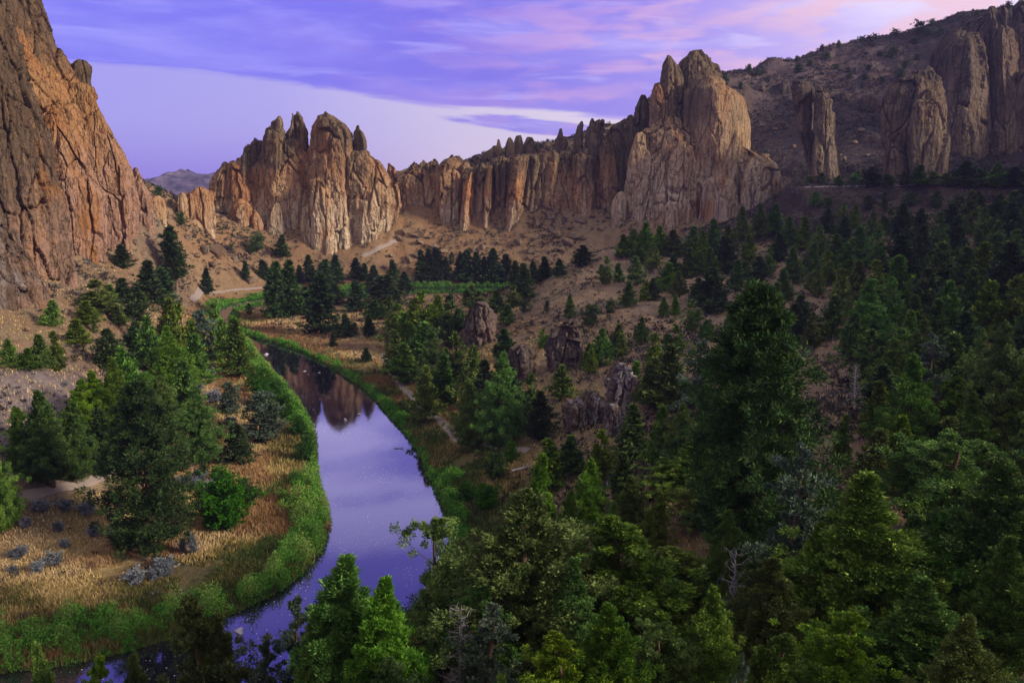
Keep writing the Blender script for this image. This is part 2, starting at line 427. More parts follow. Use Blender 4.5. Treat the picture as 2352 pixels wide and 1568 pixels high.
# soil colours by place
def blob(px, py, Yd, rx, ry):
    a, _ = ab(px, py); cx, cy = a * Yd, Yd
    return lambda x, y: np.exp(-((x - cx) / rx) ** 2 - ((y - cy) / ry) ** 2)
def soil(x, y, z, rd):
    n1 = fbm(xy3(x, y, 40), 4, 31); n2 = fbm(xy3(x, y, 9), 4, 37)
    def C(*c): return np.array(c)[None]
    c = np.repeat(C(.25, .182, .112), len(x), 0)                                  # dry talus and slope
    def over(c, m, col): m = np.clip(m, 0, 1)[:, None]; return c * (1 - m) + np.array(col)[None] * m
    c = over(c, sstep(.5, .62, n1) * .7, (.20, .145, .105))
    oran = sstep(480, 560, y) * sstep(80, -20, x)
    c = over(c, oran * .7, (.265, .168, .092))
    # right slope: greyer straw
    c = over(c, sstep(10, 60, x) * sstep(560, 480, y) * .8, (.265, .20, .145))
    # meadow by the left bank
    mead = sstep(20, 10, z) * sstep(340, 280, y) * sstep(15, -15, x)
    c = over(c, mead * sstep(.38, .52, n2) * .9, (.42, .31, .14))
    c = over(c, mead * sstep(.52, .44, n1) * .75, (.11, .105, .045))
    flat = sstep(9, 3, z) * sstep(380, 420, y) * sstep(560, 520, y)
    c = over(c, flat * .8, (.31, .205, .105))
    # damp green bank
    c = over(c, sstep(14 , 4, rd + (n2 - .5) * 12) * .9, (.050, .085, .020))
    # dark basalt shelf and right-hand hill, with their shade put into the soil colour
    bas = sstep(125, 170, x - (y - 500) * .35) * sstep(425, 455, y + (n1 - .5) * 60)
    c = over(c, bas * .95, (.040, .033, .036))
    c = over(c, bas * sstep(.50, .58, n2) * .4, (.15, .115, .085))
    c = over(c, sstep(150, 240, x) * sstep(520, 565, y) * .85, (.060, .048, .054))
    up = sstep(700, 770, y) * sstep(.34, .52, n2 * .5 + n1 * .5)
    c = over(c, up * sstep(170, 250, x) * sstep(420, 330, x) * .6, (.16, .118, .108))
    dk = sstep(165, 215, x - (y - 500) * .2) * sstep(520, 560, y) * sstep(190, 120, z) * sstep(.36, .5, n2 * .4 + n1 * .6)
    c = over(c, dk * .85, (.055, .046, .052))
    # grey scree on the far left
    for px, py, Yd, rx, ry in ((60, 900, 185, 16, 28), (0, 960, 165, 15, 20)):
        c = over(c, blob(px, py, Yd, rx, ry)(x, y) * 1.4, (.21, .18, .175))
    c = over(c, sstep(1200, 2400, y), (.10, .09, .09))
    return c
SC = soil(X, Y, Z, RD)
idx = np.arange(NA * NY).reshape(NY, NA)
quads = np.stack([idx[:-1, :-1], idx[:-1, 1:], idx[1:, 1:], idx[1:, :-1]], -1).reshape(-1, 4)
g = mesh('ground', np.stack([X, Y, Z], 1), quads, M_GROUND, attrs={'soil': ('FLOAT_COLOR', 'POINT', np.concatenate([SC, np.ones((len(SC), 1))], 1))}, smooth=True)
tag(g, kind='structure')

w = mesh('river', [(-420, 40, 0), (420, 40, 0), (420, 760, 0), (-420, 760, 0)], np.array([[0, 1, 2, 3]]), M_WATER)
tag(w, kind='structure')

# ------------------------------------------------------------------ trails draped on the ground
def ribbon(name, pix, width, lift=.18, world=None):
    P = [] if world is None else list(world)
    for px, py in pix:
        Yh = hit(px, py)
        if Yh: a, _ = ab(px, py); P.append((a * Yh, Yh))
    P = smooth_line(P, 2)
    Q = []                                      # resample every metre
    for p, q in zip(P[:-1], P[1:]):
        n = max(1, int(np.hypot(*(q - p)) / 1.0))
        for k in range(n): Q.append(p + (q - p) * k / n)
    Q = np.array(Q + [P[-1]]); T = np.gradient(Q, axis=0); T /= np.linalg.norm(T, axis=1)[:, None] + 1e-9
    N = np.stack([-T[:, 1], T[:, 0]], 1)
    ws = width * (.85 + .4 * vnoise(np.stack([np.arange(len(Q)) / 9., np.zeros(len(Q)), np.zeros(len(Q))], 1), 4))
    V = []; K = 7
    for k in range(K):
        s = (k / (K - 1) - .5)
        p = Q + N * (ws * s)[:, None]
        V.append(np.stack([p[:, 0], p[:, 1], H(p[:, 0], p[:, 1]) + lift * (1 - (2 * s) ** 4) ], 1))
    V = np.stack(V, 1)
    V[:, 0, 2] -= .1; V[:, -1, 2] -= .1
    I = np.arange(len(Q) * K).reshape(len(Q), K)
    q = np.stack([I[:-1, :-1], I[:-1, 1:], I[1:, 1:], I[1:, :-1]], -1).reshape(-1, 4)
    o = mesh(name, V.reshape(-1, 3), q, M_PATH, smooth=True); tag(o, kind='structure')
    return Q
TRAILS = [
 ribbon('path', [(880, 812), (888, 835), (905, 860), (925, 890), (950, 915), (985, 945), (1012, 965), (1035, 990), (1052, 1015), (1090, 1018), (1130, 1020), (1175, 1030), (1215, 1035)], 2.6),
 ribbon('path', [(-60, 1150), (20, 1148), (60, 1140), (120, 1128), (200, 1108), (260, 1080), (330, 1060), (400, 1045), (440, 1030), (520, 1030)], 2.4),
 ribbon('path', [(440, 690), (452, 680), (475, 672), (520, 668), (570, 664), (610, 660), (680, 648)], 2.6),
 ribbon('path', [(330, 860), (325, 825), (350, 800), (360, 785)], 2.4),
 ribbon('path', [(800, 640), (900, 640), (1000, 638), (1100, 638), (1180, 634)], 3.0),
 ribbon('path', [(830, 588), (860, 578), (890, 562), (910, 552)], 3.0),
]
ribbon('canal_track', [], 2.6, .3, CANAL - np.array([0, 8.2]))

# ------------------------------------------------------------------ cliffs: each column is a closed solid with its own width, depth and weathering
def column(name, outline, Yc, hd, parent, mat, n=3.2, seed=0, amp=1., orange=0., pale=0., dark=0., T=ident, wz=None, lean=.0, step=None, label=None, skew=0., nv=None):
    o = [(T(xl, y)[0], T(xr, y)[0], T(xl, y)[1]) for (y, xl, xr) in outline]
    L = np.array([at(a_, y, Yc) for a_, b_, y in o]); R = np.array([at(b_, y, Yc) for a_, b_, y in o])
    L = np.concatenate([L, L[-1:] - [0, 0, .045 * Yc]]); R = np.concatenate([R, R[-1:] - [0, 0, .045 * Yc]])
    z = L[:, 2]
    st = step or Yc * .00115
    nr = max(6, int((z[0] - z[-1]) / st))
    zz = np.linspace(z[0], z[-1], nr)
    xl = np.interp(-zz, -z, L[:, 0]); xr = np.interp(-zz, -z, R[:, 0])
    k = np.ones(3) / 3
    for arr in (xl, xr):
        if nr > 8: arr[1:-1] = np.convolve(arr, k, 'valid')
    A = np.maximum((xr - xl) / 2, .15); cx = (xl + xr) / 2; Am = A.max()
    B = hd * np.clip((A / Am) ** .6, .12, 1)
    # rounded cap
    cs = np.array([.02, .35, .62, .82, .94]); cz = zz[0] + A[0] * .55 * np.sqrt(np.maximum(0, 1 - cs ** 2))
    A = np.concatenate([A[0] * cs, A]); B = np.concatenate([B[0] * cs, B]); cx = np.concatenate([np.full(5, cx[0]), cx]); zz = np.concatenate([cz, zz])
    K = int(np.clip(2.2 * (2 * Am + 2 * hd) / st, 20, 620))
    ph = np.linspace(0, 2 * np.pi, K, endpoint=False)
    c, s = np.cos(ph), np.sin(ph); e = 2 / n
    rg = np.random.default_rng(1000 + seed)                 # an irregular polygon: flat faces that meet in sharp upright edges
    nv = nv or int(np.clip(5 + Am / (5. * Yc / 632), 5, 11))
    va = np.sort((np.arange(nv) + rg.uniform(-.36, .36, nv)) / nv * 2 * np.pi + rg.random() * 6.28) % (2 * np.pi)
    va = np.sort(va); vr = rg.uniform(.82, 1.18, nv)
    pv = np.stack([np.cos(va) * vr, np.sin(va) * vr], 1)
    pv = (pv - (pv.max(0) + pv.min(0)) / 2) / ((pv.max(0) - pv.min(0)) / 2)
    cl = np.concatenate([pv, pv[:1]]); sl_ = np.concatenate([[0], np.cumsum(np.hypot(*(np.diff(cl, axis=0) * [Am, hd]).T))]); 
    tq = np.linspace(0, sl_[-1], K, endpoint=False)
    qx, qy = np.interp(tq, sl_, cl[:, 0]), np.interp(tq, sl_, cl[:, 1])
    ph = np.arctan2(qy, qx); c, s = np.cos(ph), np.sin(ph)
    sx = .85 * qx + .15 * np.sign(c) * np.abs(c) ** e; sy = .85 * qy + .15 * np.sign(s) * np.abs(s) ** e
    zb, zt = zz[-1] + .045 * Yc, zz[0]
    yc = Yc + lean * (zz - zb)
    P = np.stack([cx[:, None] + A[:, None] * sx + skew * B[:, None] * sy, yc[:, None] + B[:, None] * sy, np.repeat(zz[:, None], K, 1)], -1).reshape(-1, 3)
    tx, ty = np.roll(sx * Am, -2) - np.roll(sx * Am, 2), np.roll(sy * hd, -2) - np.roll(sy * hd, 2); nx, ny = ty, -tx
    N = np.stack([np.repeat((nx)[None], len(zz), 0), np.repeat(ny[None], len(zz), 0)], -1).reshape(-1, 2)
    N /= np.linalg.norm(N, axis=1)[:, None] + 1e-9
    kk = Yc / 632.
    lim = np.repeat(np.clip(np.minimum(A, B) / (4.5 * kk), .12, 1.)[:, None], K, 1).ravel()
    Q = P / kk
    off = np.array([seed * 3.7, seed * 1.9, 0])
    d = 2.6 * (fbm(Q * (1/24, 1/24, 1/60) + off, 2, 2) - .5) * 2
    warp = (fbm(Q / 16, 2, 77) - .5)[:, None] * np.array([3, 3, 10])
    f1, f2, cid, til = worley((Q + warp) * (1/13, 1/13, 1/60) + off, 5)
    d += 3.0 * (cid - .5) + 3.2 * til - 2.6 * (1 - sstep(0, .055, f2 - f1))
    f1, f2, cid, til = worley((Q + warp * .6) * (1/5.5, 1/5.5, 1/17) + off, 6)
    d += .8 * (cid - .5) + 1.6 * til - .5 * (1 - sstep(0, .05, f2 - f1))
    f1, f2, cid, til = worley((Q + warp * .6) * (1/2.4, 1/2.4, 1/4.2) + off, 7)
    d += .55 * (cid - .5) + 1.0 * til
    d += .35 * (fbm(Q / 2.2, 3, 9) - .5) * 2
    tz = sstep(.80, 1., np.repeat(((zz - zb) / (zt - zb))[:, None], K, 1).ravel())
    _, _, cidt, _ = worley(np.stack([Q[:, 0] / 4.5, Q[:, 1] / 6., Q[:, 2] * 0], 1) + off, 31)
    P[:, 2] -= tz * cidt * np.minimum(.06 * (zt - zb), 5 * kk) * min(amp, 1.2)
    d *= amp * kk * lim
    P[:, :2] += N * d[:, None]
    P[:, 2] += (fbm(Q / 4., 2, 19) - .5) * 1.6 * kk * np.minimum(lim, 1) * amp
    I = np.arange(len(zz) * K).reshape(len(zz), K); J = np.roll(I, -1, 1)
    q = np.stack([I[:-1], J[:-1], J[1:], I[1:]], -1).reshape(-1, 4)[:, ::-1]
    lo, hi = wz or (zb, zt)
    n_ = len(P)
    ob = mesh(name, P, [q, I[0][None, :], I[-1][None, ::-1]], mat, parent, attrs={
        'weather': ('FLOAT', 'POINT', np.clip((P[:, 2] - lo) / (hi - lo), 0, 1.1)), 'orange': ('FLOAT', 'POINT', np.full(n_, orange)),
        'pale': ('FLOAT', 'POINT', np.full(n_, pale)), 'dark': ('FLOAT', 'POINT', np.full(n_, dark))})
    if label: ob['label'] = label
    return ob

def formation(name, label, cat, px, py, Yd):
    p = at(px, py, Yd)
    e = empty(name, (0, 0, 0)); tag(e, label, cat, 'tuff cliffs and towers round the river bend')
    return e

# --- central massif
E = formation('rock_massif', 'tall jagged tan and orange rock massif with several spires rising behind the river bend', 'cliff', 760, 580, 610)
WZ = (22, 133)
for i, (nm, ol, Yc, hd, kw) in enumerate([
 ('buttress', [(545,480,520),(600,445,545),(720,375,600),(850,345,610),(1000,305,620),(1260,270,640)], 628, 20, dict(orange=.3)),
 ('buttress', [(520,590,635),(560,530,652),(700,505,700),(900,480,770),(1260,470,800)], 626, 18, dict(orange=.5)),
 ('buttress', [(348,737,760),(372,722,812),(450,655,815),(520,612,815),(700,602,830),(1000,600,850),(1280,600,860)], 634, 22, dict(dark=.25)),
 ('spire', [(262,850,905),(290,832,962),(400,815,980),(600,790,990),(760,800,990),(1000,800,1010),(1290,800,1020)], 622, 19, dict(orange=.5)),
 ('spire', [(183,932,950),(230,892,962),(330,880,970),(470,885,976)], 624, 8, dict(dark=.3)),
 ('spire', [(138,1040,1055),(180,1032,1066),(260,1020,1076),(330,982,1085),(500,985,1110),(800,990,1110),(1290,1000,1120)], 630, 14, dict(orange=.2)),
 ('spire', [(140,1076,1092),(180,1060,1120),(240,1062,1126),(280,1060,1130),(500,1050,1130)], 632, 9, dict(dark=.3)),
 ('spire', [(230,1120,1150),(270,1090,1170),(400,1085,1172),(600,1112,1172),(800,1105,1180),(1290,1100,1190)], 626, 10, dict()),
 ('tower', [(152,1290,1340),(170,1235,1385),(200,1222,1412),(250,1202,1480),(300,1195,1512),(380,1180,1542),(500,1166,1560),(700,1132,1580),(900,1122,1600),(1100,1112,1620),(1320,1100,1640)], 624, 30, dict(orange=.35, n=2.9)),
 ('pinnacle', [(253,1570,1592),(265,1562,1598),(280,1568,1590),(300,1550,1620),(340,1542,1645),(400,1545,1660),(480,1560,1665),(560,1540,1690)], 622, 9, dict(dark=.3, amp=.6)),
 ('buttress', [(480,1490,1660),(520,1475,1720),(560,1470,1760),(620,1460,1790),(750,1450,1880),(900,1450,1910),(1000,1450,1890),(1100,1460,1850),(1200,1470,1780),(1340,1500,1720)], 620, 22, dict(dark=.1)),
 ('buttress', [(690,1640,1700),(760,1600,1740),(900,1560,1770),(1100,1540,1790),(1330,1540,1740)], 608, 14, dict(orange=.6)),
 ('buttress', [(548,1820,1845),(570,1815,1880),(640,1800,1900),(800,1770,1930),(900,1745,1945),(1000,1750,1920),(1100,1740,1850),(1250,1740,1830)], 622, 14, dict(orange=.35)),
 ('wall', [(430,800,1130),(480,780,1200),(600,640,1500),(800,560,1780),(1000,520,1880),(1300,480,1800)], 622, 20, dict(orange=.3)),
 ('block', [(960,742,762),(1000,716,790),(1060,712,812),(1230,710,800)], 606, 7, dict(orange=.7, amp=.5)),
 ('slab', [(850,600,640),(940,560,690),(1080,550,696),(1270,540,697)], 606, 9, dict(orange=.6)),
 ('slab', [(900,880,960),(960,850,1000),(1100,830,1010),(1290,820,1015)], 604, 6, dict(amp=.5, n=4)),
 ('slab', [(900,1145,1190),(1000,1112,1205),(1320,1108,1290)], 602, 9, dict(orange=.5)),
 ('slab', [(700,1190,1300),(900,1180,1370),(1100,1200,1400),(1330,1190,1420)], 597, 8, dict(orange=.35, amp=.7, n=4)),
 ('slab', [(1140,1325,1360),(1180,1302,1400),(1330,1295,1420)], 594, 7, dict(amp=.6)),
]): column(nm, ol, Yc + 27, hd, E, M_TUFF, seed=i + 1, T=c2, skew=-.22, wz=WZ, **kw)

# --- long ridge of columns between the massif and the big right tower
E = formation('rock_ridge', 'long low ridge of vertical rock columns with bright orange slabs right of the massif', 'cliff', 1180, 540, 640)
WZ = (26, 112)
for i, (nm, ol, Yc, hd, kw) in enumerate([
 ('column', [(405,28,45),(430,0,60),(500,-30,75),(800,-50,150)], 650, 16, dict(dark=.2)),
 ('column', [(388,72,95),(410,55,120),(500,50,150),(800,50,180)], 652, 14, dict(dark=.2)),
 ('column', [(395,120,155),(420,105,170),(490,100,185),(800,100,200)], 650, 12, dict(dark=.15)),
 ('column', [(375,240,300),(395,210,318),(440,160,322),(520,142,340),(650,150,340),(940,180,330)], 645, 20, dict()),
 ('wall', [(470,-10,150),(480,-30,260),(520,-40,500),(560,-50,900),(700,-60,920),(960,-60,900)], 644, 15, dict()),
 ('wall', [(420,480,640),(440,440,800),(460,420,1020),(600,420,1120),(800,430,1180)], 646, 18, dict()),
 ('column', [(460,200,245),(520,188,250),(700,195,255),(930,215,265)], 630, 9, dict()),
 ('column', [(455,250,295),(520,248,305),(700,250,300),(940,260,305)], 629, 8, dict()),
 ('column', [(410,325,360),(450,295,390),(600,300,400),(960,300,420)], 640, 14, dict()),
 ('slab', [(470,362,385),(560,332,380),(700,318,365),(960,310,350)], 622, 9, dict(orange=1.)),
 ('column', [(430,400,480),(460,382,500),(600,370,500),(960,350,480)], 634, 15, dict(dark=.15)),
 ('slab', [(425,474,496),(600,458,492),(750,445,485),(960,430,478)], 619, 7, dict(orange=1.)),
 ('column', [(400,500,600),(450,492,610),(600,490,600),(930,480,560)], 636, 13, dict(orange=.4)),
 ('slab', [(372,640,722),(400,612,722),(500,600,712),(650,582,690),(800,566,660),(920,560,650)], 622, 15, dict(orange=.75, n=4)),
 ('column', [(375,700,790),(420,705,800),(600,690,770),(830,660,740)], 636, 12, dict(dark=.1)),
 ('column', [(360,795,830),(450,772,830),(600,742,805),(800,680,770)], 634, 9, dict(dark=.1)),
 ('column', [(355,835,900),(450,812,905),(600,790,875),(800,745,840)], 636, 10, dict()),
 ('column', [(355,900,990),(500,880,985),(600,852,930),(780,810,890)], 640, 11, dict()),
 ('column', [(350,920,1000),(600,900,1010),(800,900,1020)], 652, 12, dict(dark=.3)),
 ('column', [(340,1015,1080),(380,988,1100),(500,985,1100),(650,980,1110),(800,990,1130)], 634, 14, dict(orange=.3)),
 ('pinnacle', [(147,1099,1112),(165,1090,1116),(200,1086,1125),(260,1080,1140),(360,1070,1150)], 640, 6, dict(dark=.3)),
 ('pinnacle', [(140,1152,1180),(160,1132,1182),(182,1095,1176),(240,1082,1170),(300,1075,1162),(480,1080,1182),(800,1100,1220)], 642, 12, dict()),
 ('spire', [(168,1027,1050),(190,1013,1056),(240,1000,1052),(300,990,1055),(390,980,1070)], 646, 6, dict(dark=.35, amp=.6)),
 ('column', [(245,1162,1182),(300,1132,1230),(480,1130,1240),(600,1140,1245),(800,1160,1260)], 636, 12, dict()),
 ('spire', [(210,906,922),(240,898,926),(300,872,942),(370,855,965)], 672, 5, dict(dark=.5, amp=.5)),
 ('spire', [(258,931,946),(300,917,956),(350,910,965)], 670, 4, dict(dark=.5, amp=.5)),
 ('block', [(275,529,545),(300,524,552),(350,515,565)], 684, 4, dict(dark=.4, amp=.6)),
 ('block', [(263,597,612),(285,587,625),(340,575,640)], 686, 4, dict(dark=.4, amp=.6)),
 ('block', [(256,642,678),(275,634,684),(340,625,695)], 688, 5, dict(dark=.4, amp=.6)),
 ('block', [(266,708,742),(290,698,752),(345,690,765)], 688, 5, dict(dark=.4, amp=.6)),
 ('block', [(293,766,782),(310,756,790),(350,750,800)], 690, 4, dict(dark=.4, amp=.6)),
 ('block', [(320,500,550),(350,470,560),(420,440,570)], 680, 8, dict(dark=.3)),
]): column(nm, ol, Yc + 27, hd, E, M_TUFF, seed=i + 40, T=c3, skew=.02, wz=WZ, **kw)

# --- big right tower
E = formation('rock_tower', 'highest massive square rock tower with a thin split spire on its left shoulder', 'cliff', 1620, 520, 620)
WZ = (32, 188)
for i, (nm, ol, Yc, hd, kw) in enumerate([
 ('spire', [(128,1531,1540),(150,1523,1552),(190,1516,1560),(240,1502,1566),(300,1500,1572),(400,1490,1565),(560,1465,1560)], 628, 16, dict(dark=.1)),
 ('spire', [(190,1502,1516),(230,1491,1532),(300,1489,1532),(450,1470,1532),(560,1440,1532)], 622, 13, dict(orange=.2)),
 ('spire', [(150,1553,1562),(180,1545,1575),(260,1540,1580),(400,1535,1585),(560,1525,1590)], 640, 10, dict(dark=.2)),
 ('buttress', [(130,1574,1632),(146,1562,1648),(200,1558,1672),(260,1560,1700),(400,1560,1710),(560,1560,1710)], 655, 20, dict(dark=.25)),
 ('face', [(196,1582,1672),(206,1572,1696),(224,1570,1714),(250,1568,1720),(290,1568,1726),(330,1571,1726),(365,1576,1720),(420,1585,1722),(560,1560,1730)], 622, 30, dict(n=4.5, amp=.55)),
 ('shoulder', [(362,1722,1762),(385,1706,1786),(420,1700,1798),(480,1692,1797),(560,1690,1790)], 610, 22, dict(n=3.2)),
 ('wall', [(285,1490,1575),(310,1462,1660),(360,1448,1740),(400,1440,1765),(480,1432,1775),(560,1425,1775)], 618, 19, dict(n=5)),
 ('pillar', [(328,1560,1576),(345,1546,1590),(400,1541,1600),(470,1535,1605),(570,1525,1615)], 597, 11, dict(orange=.15)),
 ('pillar', [(380,1505,1545),(420,1500,1548),(570,1480,1550)], 602, 12, dict()),
 ('pillar', [(402,1472,1500),(430,1464,1497),(480,1452,1485),(560,1440,1480)], 606, 9, dict()),
 ('pillar', [(444,1416,1436),(460,1407,1440),(490,1402,1440),(540,1405,1440)], 606, 8, dict(amp=.5)),
 ('pillar', [(330,1480,1500),(380,1474,1504),(420,1470,1512),(560,1450,1520)], 616, 9, dict(orange=.6)),
 ('slab', [(420,1612,1690),(470,1606,1700),(570,1596,1700)], 594, 8, dict(orange=.3, pale=.35, n=4, amp=.6)),
 ('shoulder', [(268,1436,1475),(290,1402,1490),(335,1368,1500),(500,1355,1510)], 668, 14, dict(dark=.45)),
 ('shoulder', [(220,1470,1486),(235,1462,1492),(270,1455,1500),(330,1440,1510)], 650, 9, dict(dark=.4)),
]): column(nm, ol, Yc + 27, hd, E, M_TUFF, seed=i + 80, skew=.25, wz=WZ, **kw)

# --- towers further right
E = formation('rock_tower', 'thick rounded rock tower like a bowed head standing on the right terrace', 'cliff', 2100, 405, 570)
for i, (nm, ol, Yc, hd, kw) in enumerate([
 ('shaft', [(173,2088,2148),(182,2060,2160),(210,2037,2168),(260,2020,2172),(330,2022,2160),(370,2040,2140),(450,2040,2140)], 588, 18, dict(dark=.1)),
 ('head', [(214,2122,2160),(240,2096,2172),(300,2084,2175),(380,2085,2172),(450,2100,2168)], 572, 17, dict()),
 ('knob', [(155,2128,2140),(170,2120,2146),(200,2118,2150)], 592, 5, dict(amp=.5)),
 ('foot', [(330,2040,2060),(360,2036,2085),(450,2030,2095)], 570, 9, dict()),
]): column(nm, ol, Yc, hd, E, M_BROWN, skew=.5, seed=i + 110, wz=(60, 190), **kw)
E = formation('rock_pillar', 'slender pair of leaning rock pillars split by a dark crack left of the bowed tower', 'cliff', 1900, 410, 570)
for i, (nm, ol, Yc, hd, kw) in enumerate([
 ('pillar', [(565,690,780),(600,674,800),(700,680,805),(900,690,806),(1000,735,808),(1200,770,812)], 590, 10, dict(dark=.1)),
 ('pillar', [(580,830,870),(620,820,900),(700,822,944),(800,830,948),(950,820,950),(1050,812,982),(1320,800,996)], 576, 14, dict()),
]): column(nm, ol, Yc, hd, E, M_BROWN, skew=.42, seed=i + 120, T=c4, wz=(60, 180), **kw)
E = formation('cliff_face', 'broad grey-brown cliff with vertical cracks along the top right hillside', 'cliff', 2300, 300, 660)
for i, (nm, ol, Yc, hd, kw) in enumerate([
 ('buttress', [(280,1720,1960),(340,1690,1985),(520,1680,2000),(700,1672,2005),(1150,1680,2010)], 660, 24, dict(n=4)),
 ('buttress', [(225,2010,2200),(300,1996,2215),(500,2002,2210),(1150,1990,2300)], 662, 24, dict(n=4)),
 ('buttress', [(500,2210,2420),(600,2180,2500),(1150,2150,2600)], 652, 24, dict(n=4)),
 ('buttress', [(190,2215,2420),(300,2210,2600),(700,2205,2700)], 672, 24, dict(n=4)),
 ('block', [(62,1990,2040),(110,1975,2065),(230,1970,2080)], 690, 14, dict(dark=.3)),
 ('block', [(52,2080,2130),(110,2065,2155),(240,2050,2170)], 692, 14, dict(dark=.3)),
 ('block', [(18,2195,2260),(60,2160,2330),(230,2140,2500)], 690, 16, dict(dark=.3)),
 ('wall', [(330,1640,2420),(420,1610,2500),(600,1600,2560),(1170,1600,2600)], 690, 16, dict(n=4, dark=.15)),
 ('wall', [(530,1560,1700),(620,1540,1720),(1170,1540,1720)], 700, 14, dict(n=4, dark=.25)),
 ('ledge', [(350,1620,1680),(400,1590,1710),(520,1570,1720)], 700, 12, dict(dark=.3)),
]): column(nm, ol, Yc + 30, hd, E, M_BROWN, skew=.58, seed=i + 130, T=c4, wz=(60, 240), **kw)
for lab, ol, Yc, hd in [
 ('low dark rock knob on the slope just right of the big tower', [(585,410,465),(620,400,475),(760,390,485)], 690, 8),
 ('dark square crag directly left of the split pillars', [(578,560,660),(620,548,672),(800,540,685)], 670, 10),
 ('yellowish dark crag right of the split pillars', [(655,960,1050),(700,950,1100),(900,950,1120)], 660, 12),
 ('dark shadowed crag beside the bowed tower', [(680,1130,1220),(740,1118,1245),(980,1115,1260)], 655, 12),
 ('brown boulder crag in the gully below the dark square crag', [(840,560,610),(880,540,650),(980,540,660)], 650, 7)]:
    yb, xl, xr = ol[-2]
    Yc = (hit(c4((xl + xr) / 2, yb)[0], c4(0, yb)[1]) or Yc) + hd * .6 - 25
    E = formation('rock_crag', lab, 'crag', 1800, 250, Yc)
    column('crag_body', ol, Yc + 25, hd, E, M_BROWN, skew=.4, seed=hash(len(lab)) % 50 + 150, T=c4, wz=(60, 220), dark=.3)

# --- the huge cliff on the left
E = formation('cliff_face', 'huge steep orange-brown cliff filling the left edge of the valley', 'cliff', 100, 500, 400)
WZ = (40, 190)
for i, (nm, ol, Yc, hd, kw) in enumerate([
 ('face', [(-160,-420,30),(-80,-420,62),(0,-420,92),(60,-420,120),(110,-420,140),(160,-420,165),(220,-420,205),(270,-420,235),(330,-400,262),(385,-400,285),(440,-380,298),(500,-360,292),(640,-360,290)], 440, 62, dict(n=3.4, orange=.4, amp=1.15, step=.75)),
 ('cap_rock', [(145,168,200),(151,154,208),(166,153,209),(182,160,205),(240,150,215)], 436, 7, dict(dark=.3, amp=.5)),
 ('flake', [(205,150,214),(240,120,228),(300,100,258),(350,90,282),(400,90,298),(470,90,312),(600,90,310)], 426, 20, dict(orange=.3)),
 ('flake', [(388,305,318),(400,300,323),(430,296,338),(455,292,352),(520,285,356)], 462, 14, dict(orange=.3)),
 ('flake', [(250,100,140),(330,90,190),(450,80,240),(640,80,250)], 395, 20, dict(orange=.3, n=3)),
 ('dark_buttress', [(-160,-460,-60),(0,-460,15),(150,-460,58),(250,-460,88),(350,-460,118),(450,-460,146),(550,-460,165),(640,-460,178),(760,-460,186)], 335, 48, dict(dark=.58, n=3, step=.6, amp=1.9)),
 ('lower_buttress', [(440,-360,-60),(500,-360,0),(530,-360,12),(590,-360,62),(640,-360,84),(650,-360,100),(700,-360,112),(760,-360,108)], 268, 24, dict(pale=.35, dark=.75, step=.5, amp=1.9)),  # shade of the overhang is put into its dark value
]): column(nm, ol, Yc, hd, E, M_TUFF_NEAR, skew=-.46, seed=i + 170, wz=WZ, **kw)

# saddle knobs between left cliff and massif
for i, (lab, ol, Yc) in enumerate([
 ('small orange rock knob on the saddle beside the left cliff', [(885,835,845),(895,825,852),(935,820,860)], 560),
 ('squat rock block on the saddle left of the massif', [(868,905,940),(880,892,955),(960,888,965)], 575),
 ('low rounded rock on the saddle by the massif foot', [(880,870,890),(895,850,905),(960,840,915)], 570),
 ('rough orange rock step at the foot of the left cliff', [(905,715,740),(920,705,750),(980,700,760)], 500),
 ('dark upright boulder leaning on the left cliff foot', [(955,560,585),(980,550,600),(1040,540,605)], 455),
 ('jumbled brown ledge under the saddle', [(960,600,640),(990,595,660),(1050,600,670)], 470)]):
    E = formation('saddle_rock', lab, 'rock', 400, 450, Yc)
    column('rock_body', ol, Yc, 6, E, M_TUFF, seed=i + 190, T=c1, wz=(0, 130), orange=.3)

# --- outcrops on the near right slope
for i, (lab, parts) in enumerate([
 ('tall reddish rock outcrop on the spur above the river trees', [([(697,1088,1110),(715,1070,1120),(750,1060,1124),(800,1050,1120),(840,1045,1120)], 4, .3)]),
 ('large dark rounded rock outcrop half way down the spur', [([(742,1290,1330),(765,1272,1344),(800,1258,1348),(850,1248,1330),(890,1245,1330)], 5, .5)]),
 ('dark craggy outcrop left of the large rounded one', [([(797,1178,1212),(825,1158,1222),(880,1152,1214),(910,1150,1215)], 4, .6)]),
 ('pale grey upright outcrop streaked white above the lower trees', [([(842,1412,1448),(868,1398,1470),(920,1392,1452),(1000,1386,1432),(1040,1384,1432)], 4.5, .0), ([(908,1325,1380),(930,1300,1398),(975,1305,1390),(1040,1318,1385)], 4, .1)]),
 ('small grey outcrop beside the great pine', [([(776,1695,1712),(800,1672,1730),(850,1668,1735)], 4, .2)]),
]):
    pal = 1. if 'pale' in lab else .1
    E = formation('rock_outcrop', lab, 'outcrop', 0, 0, 0)
    for ol, hd, dk in parts:
        yb, xl, xr = ol[-2]
        Yh = hit((xl + xr) / 2, yb) or 250
        column('outcrop_body', ol, Yh + hd * .6, hd, E, M_OUTCROP, seed=i + 210, amp=2.6, wz=(-30, 40), dark=dk * .35, pale=pal, step=Yh * .0009)

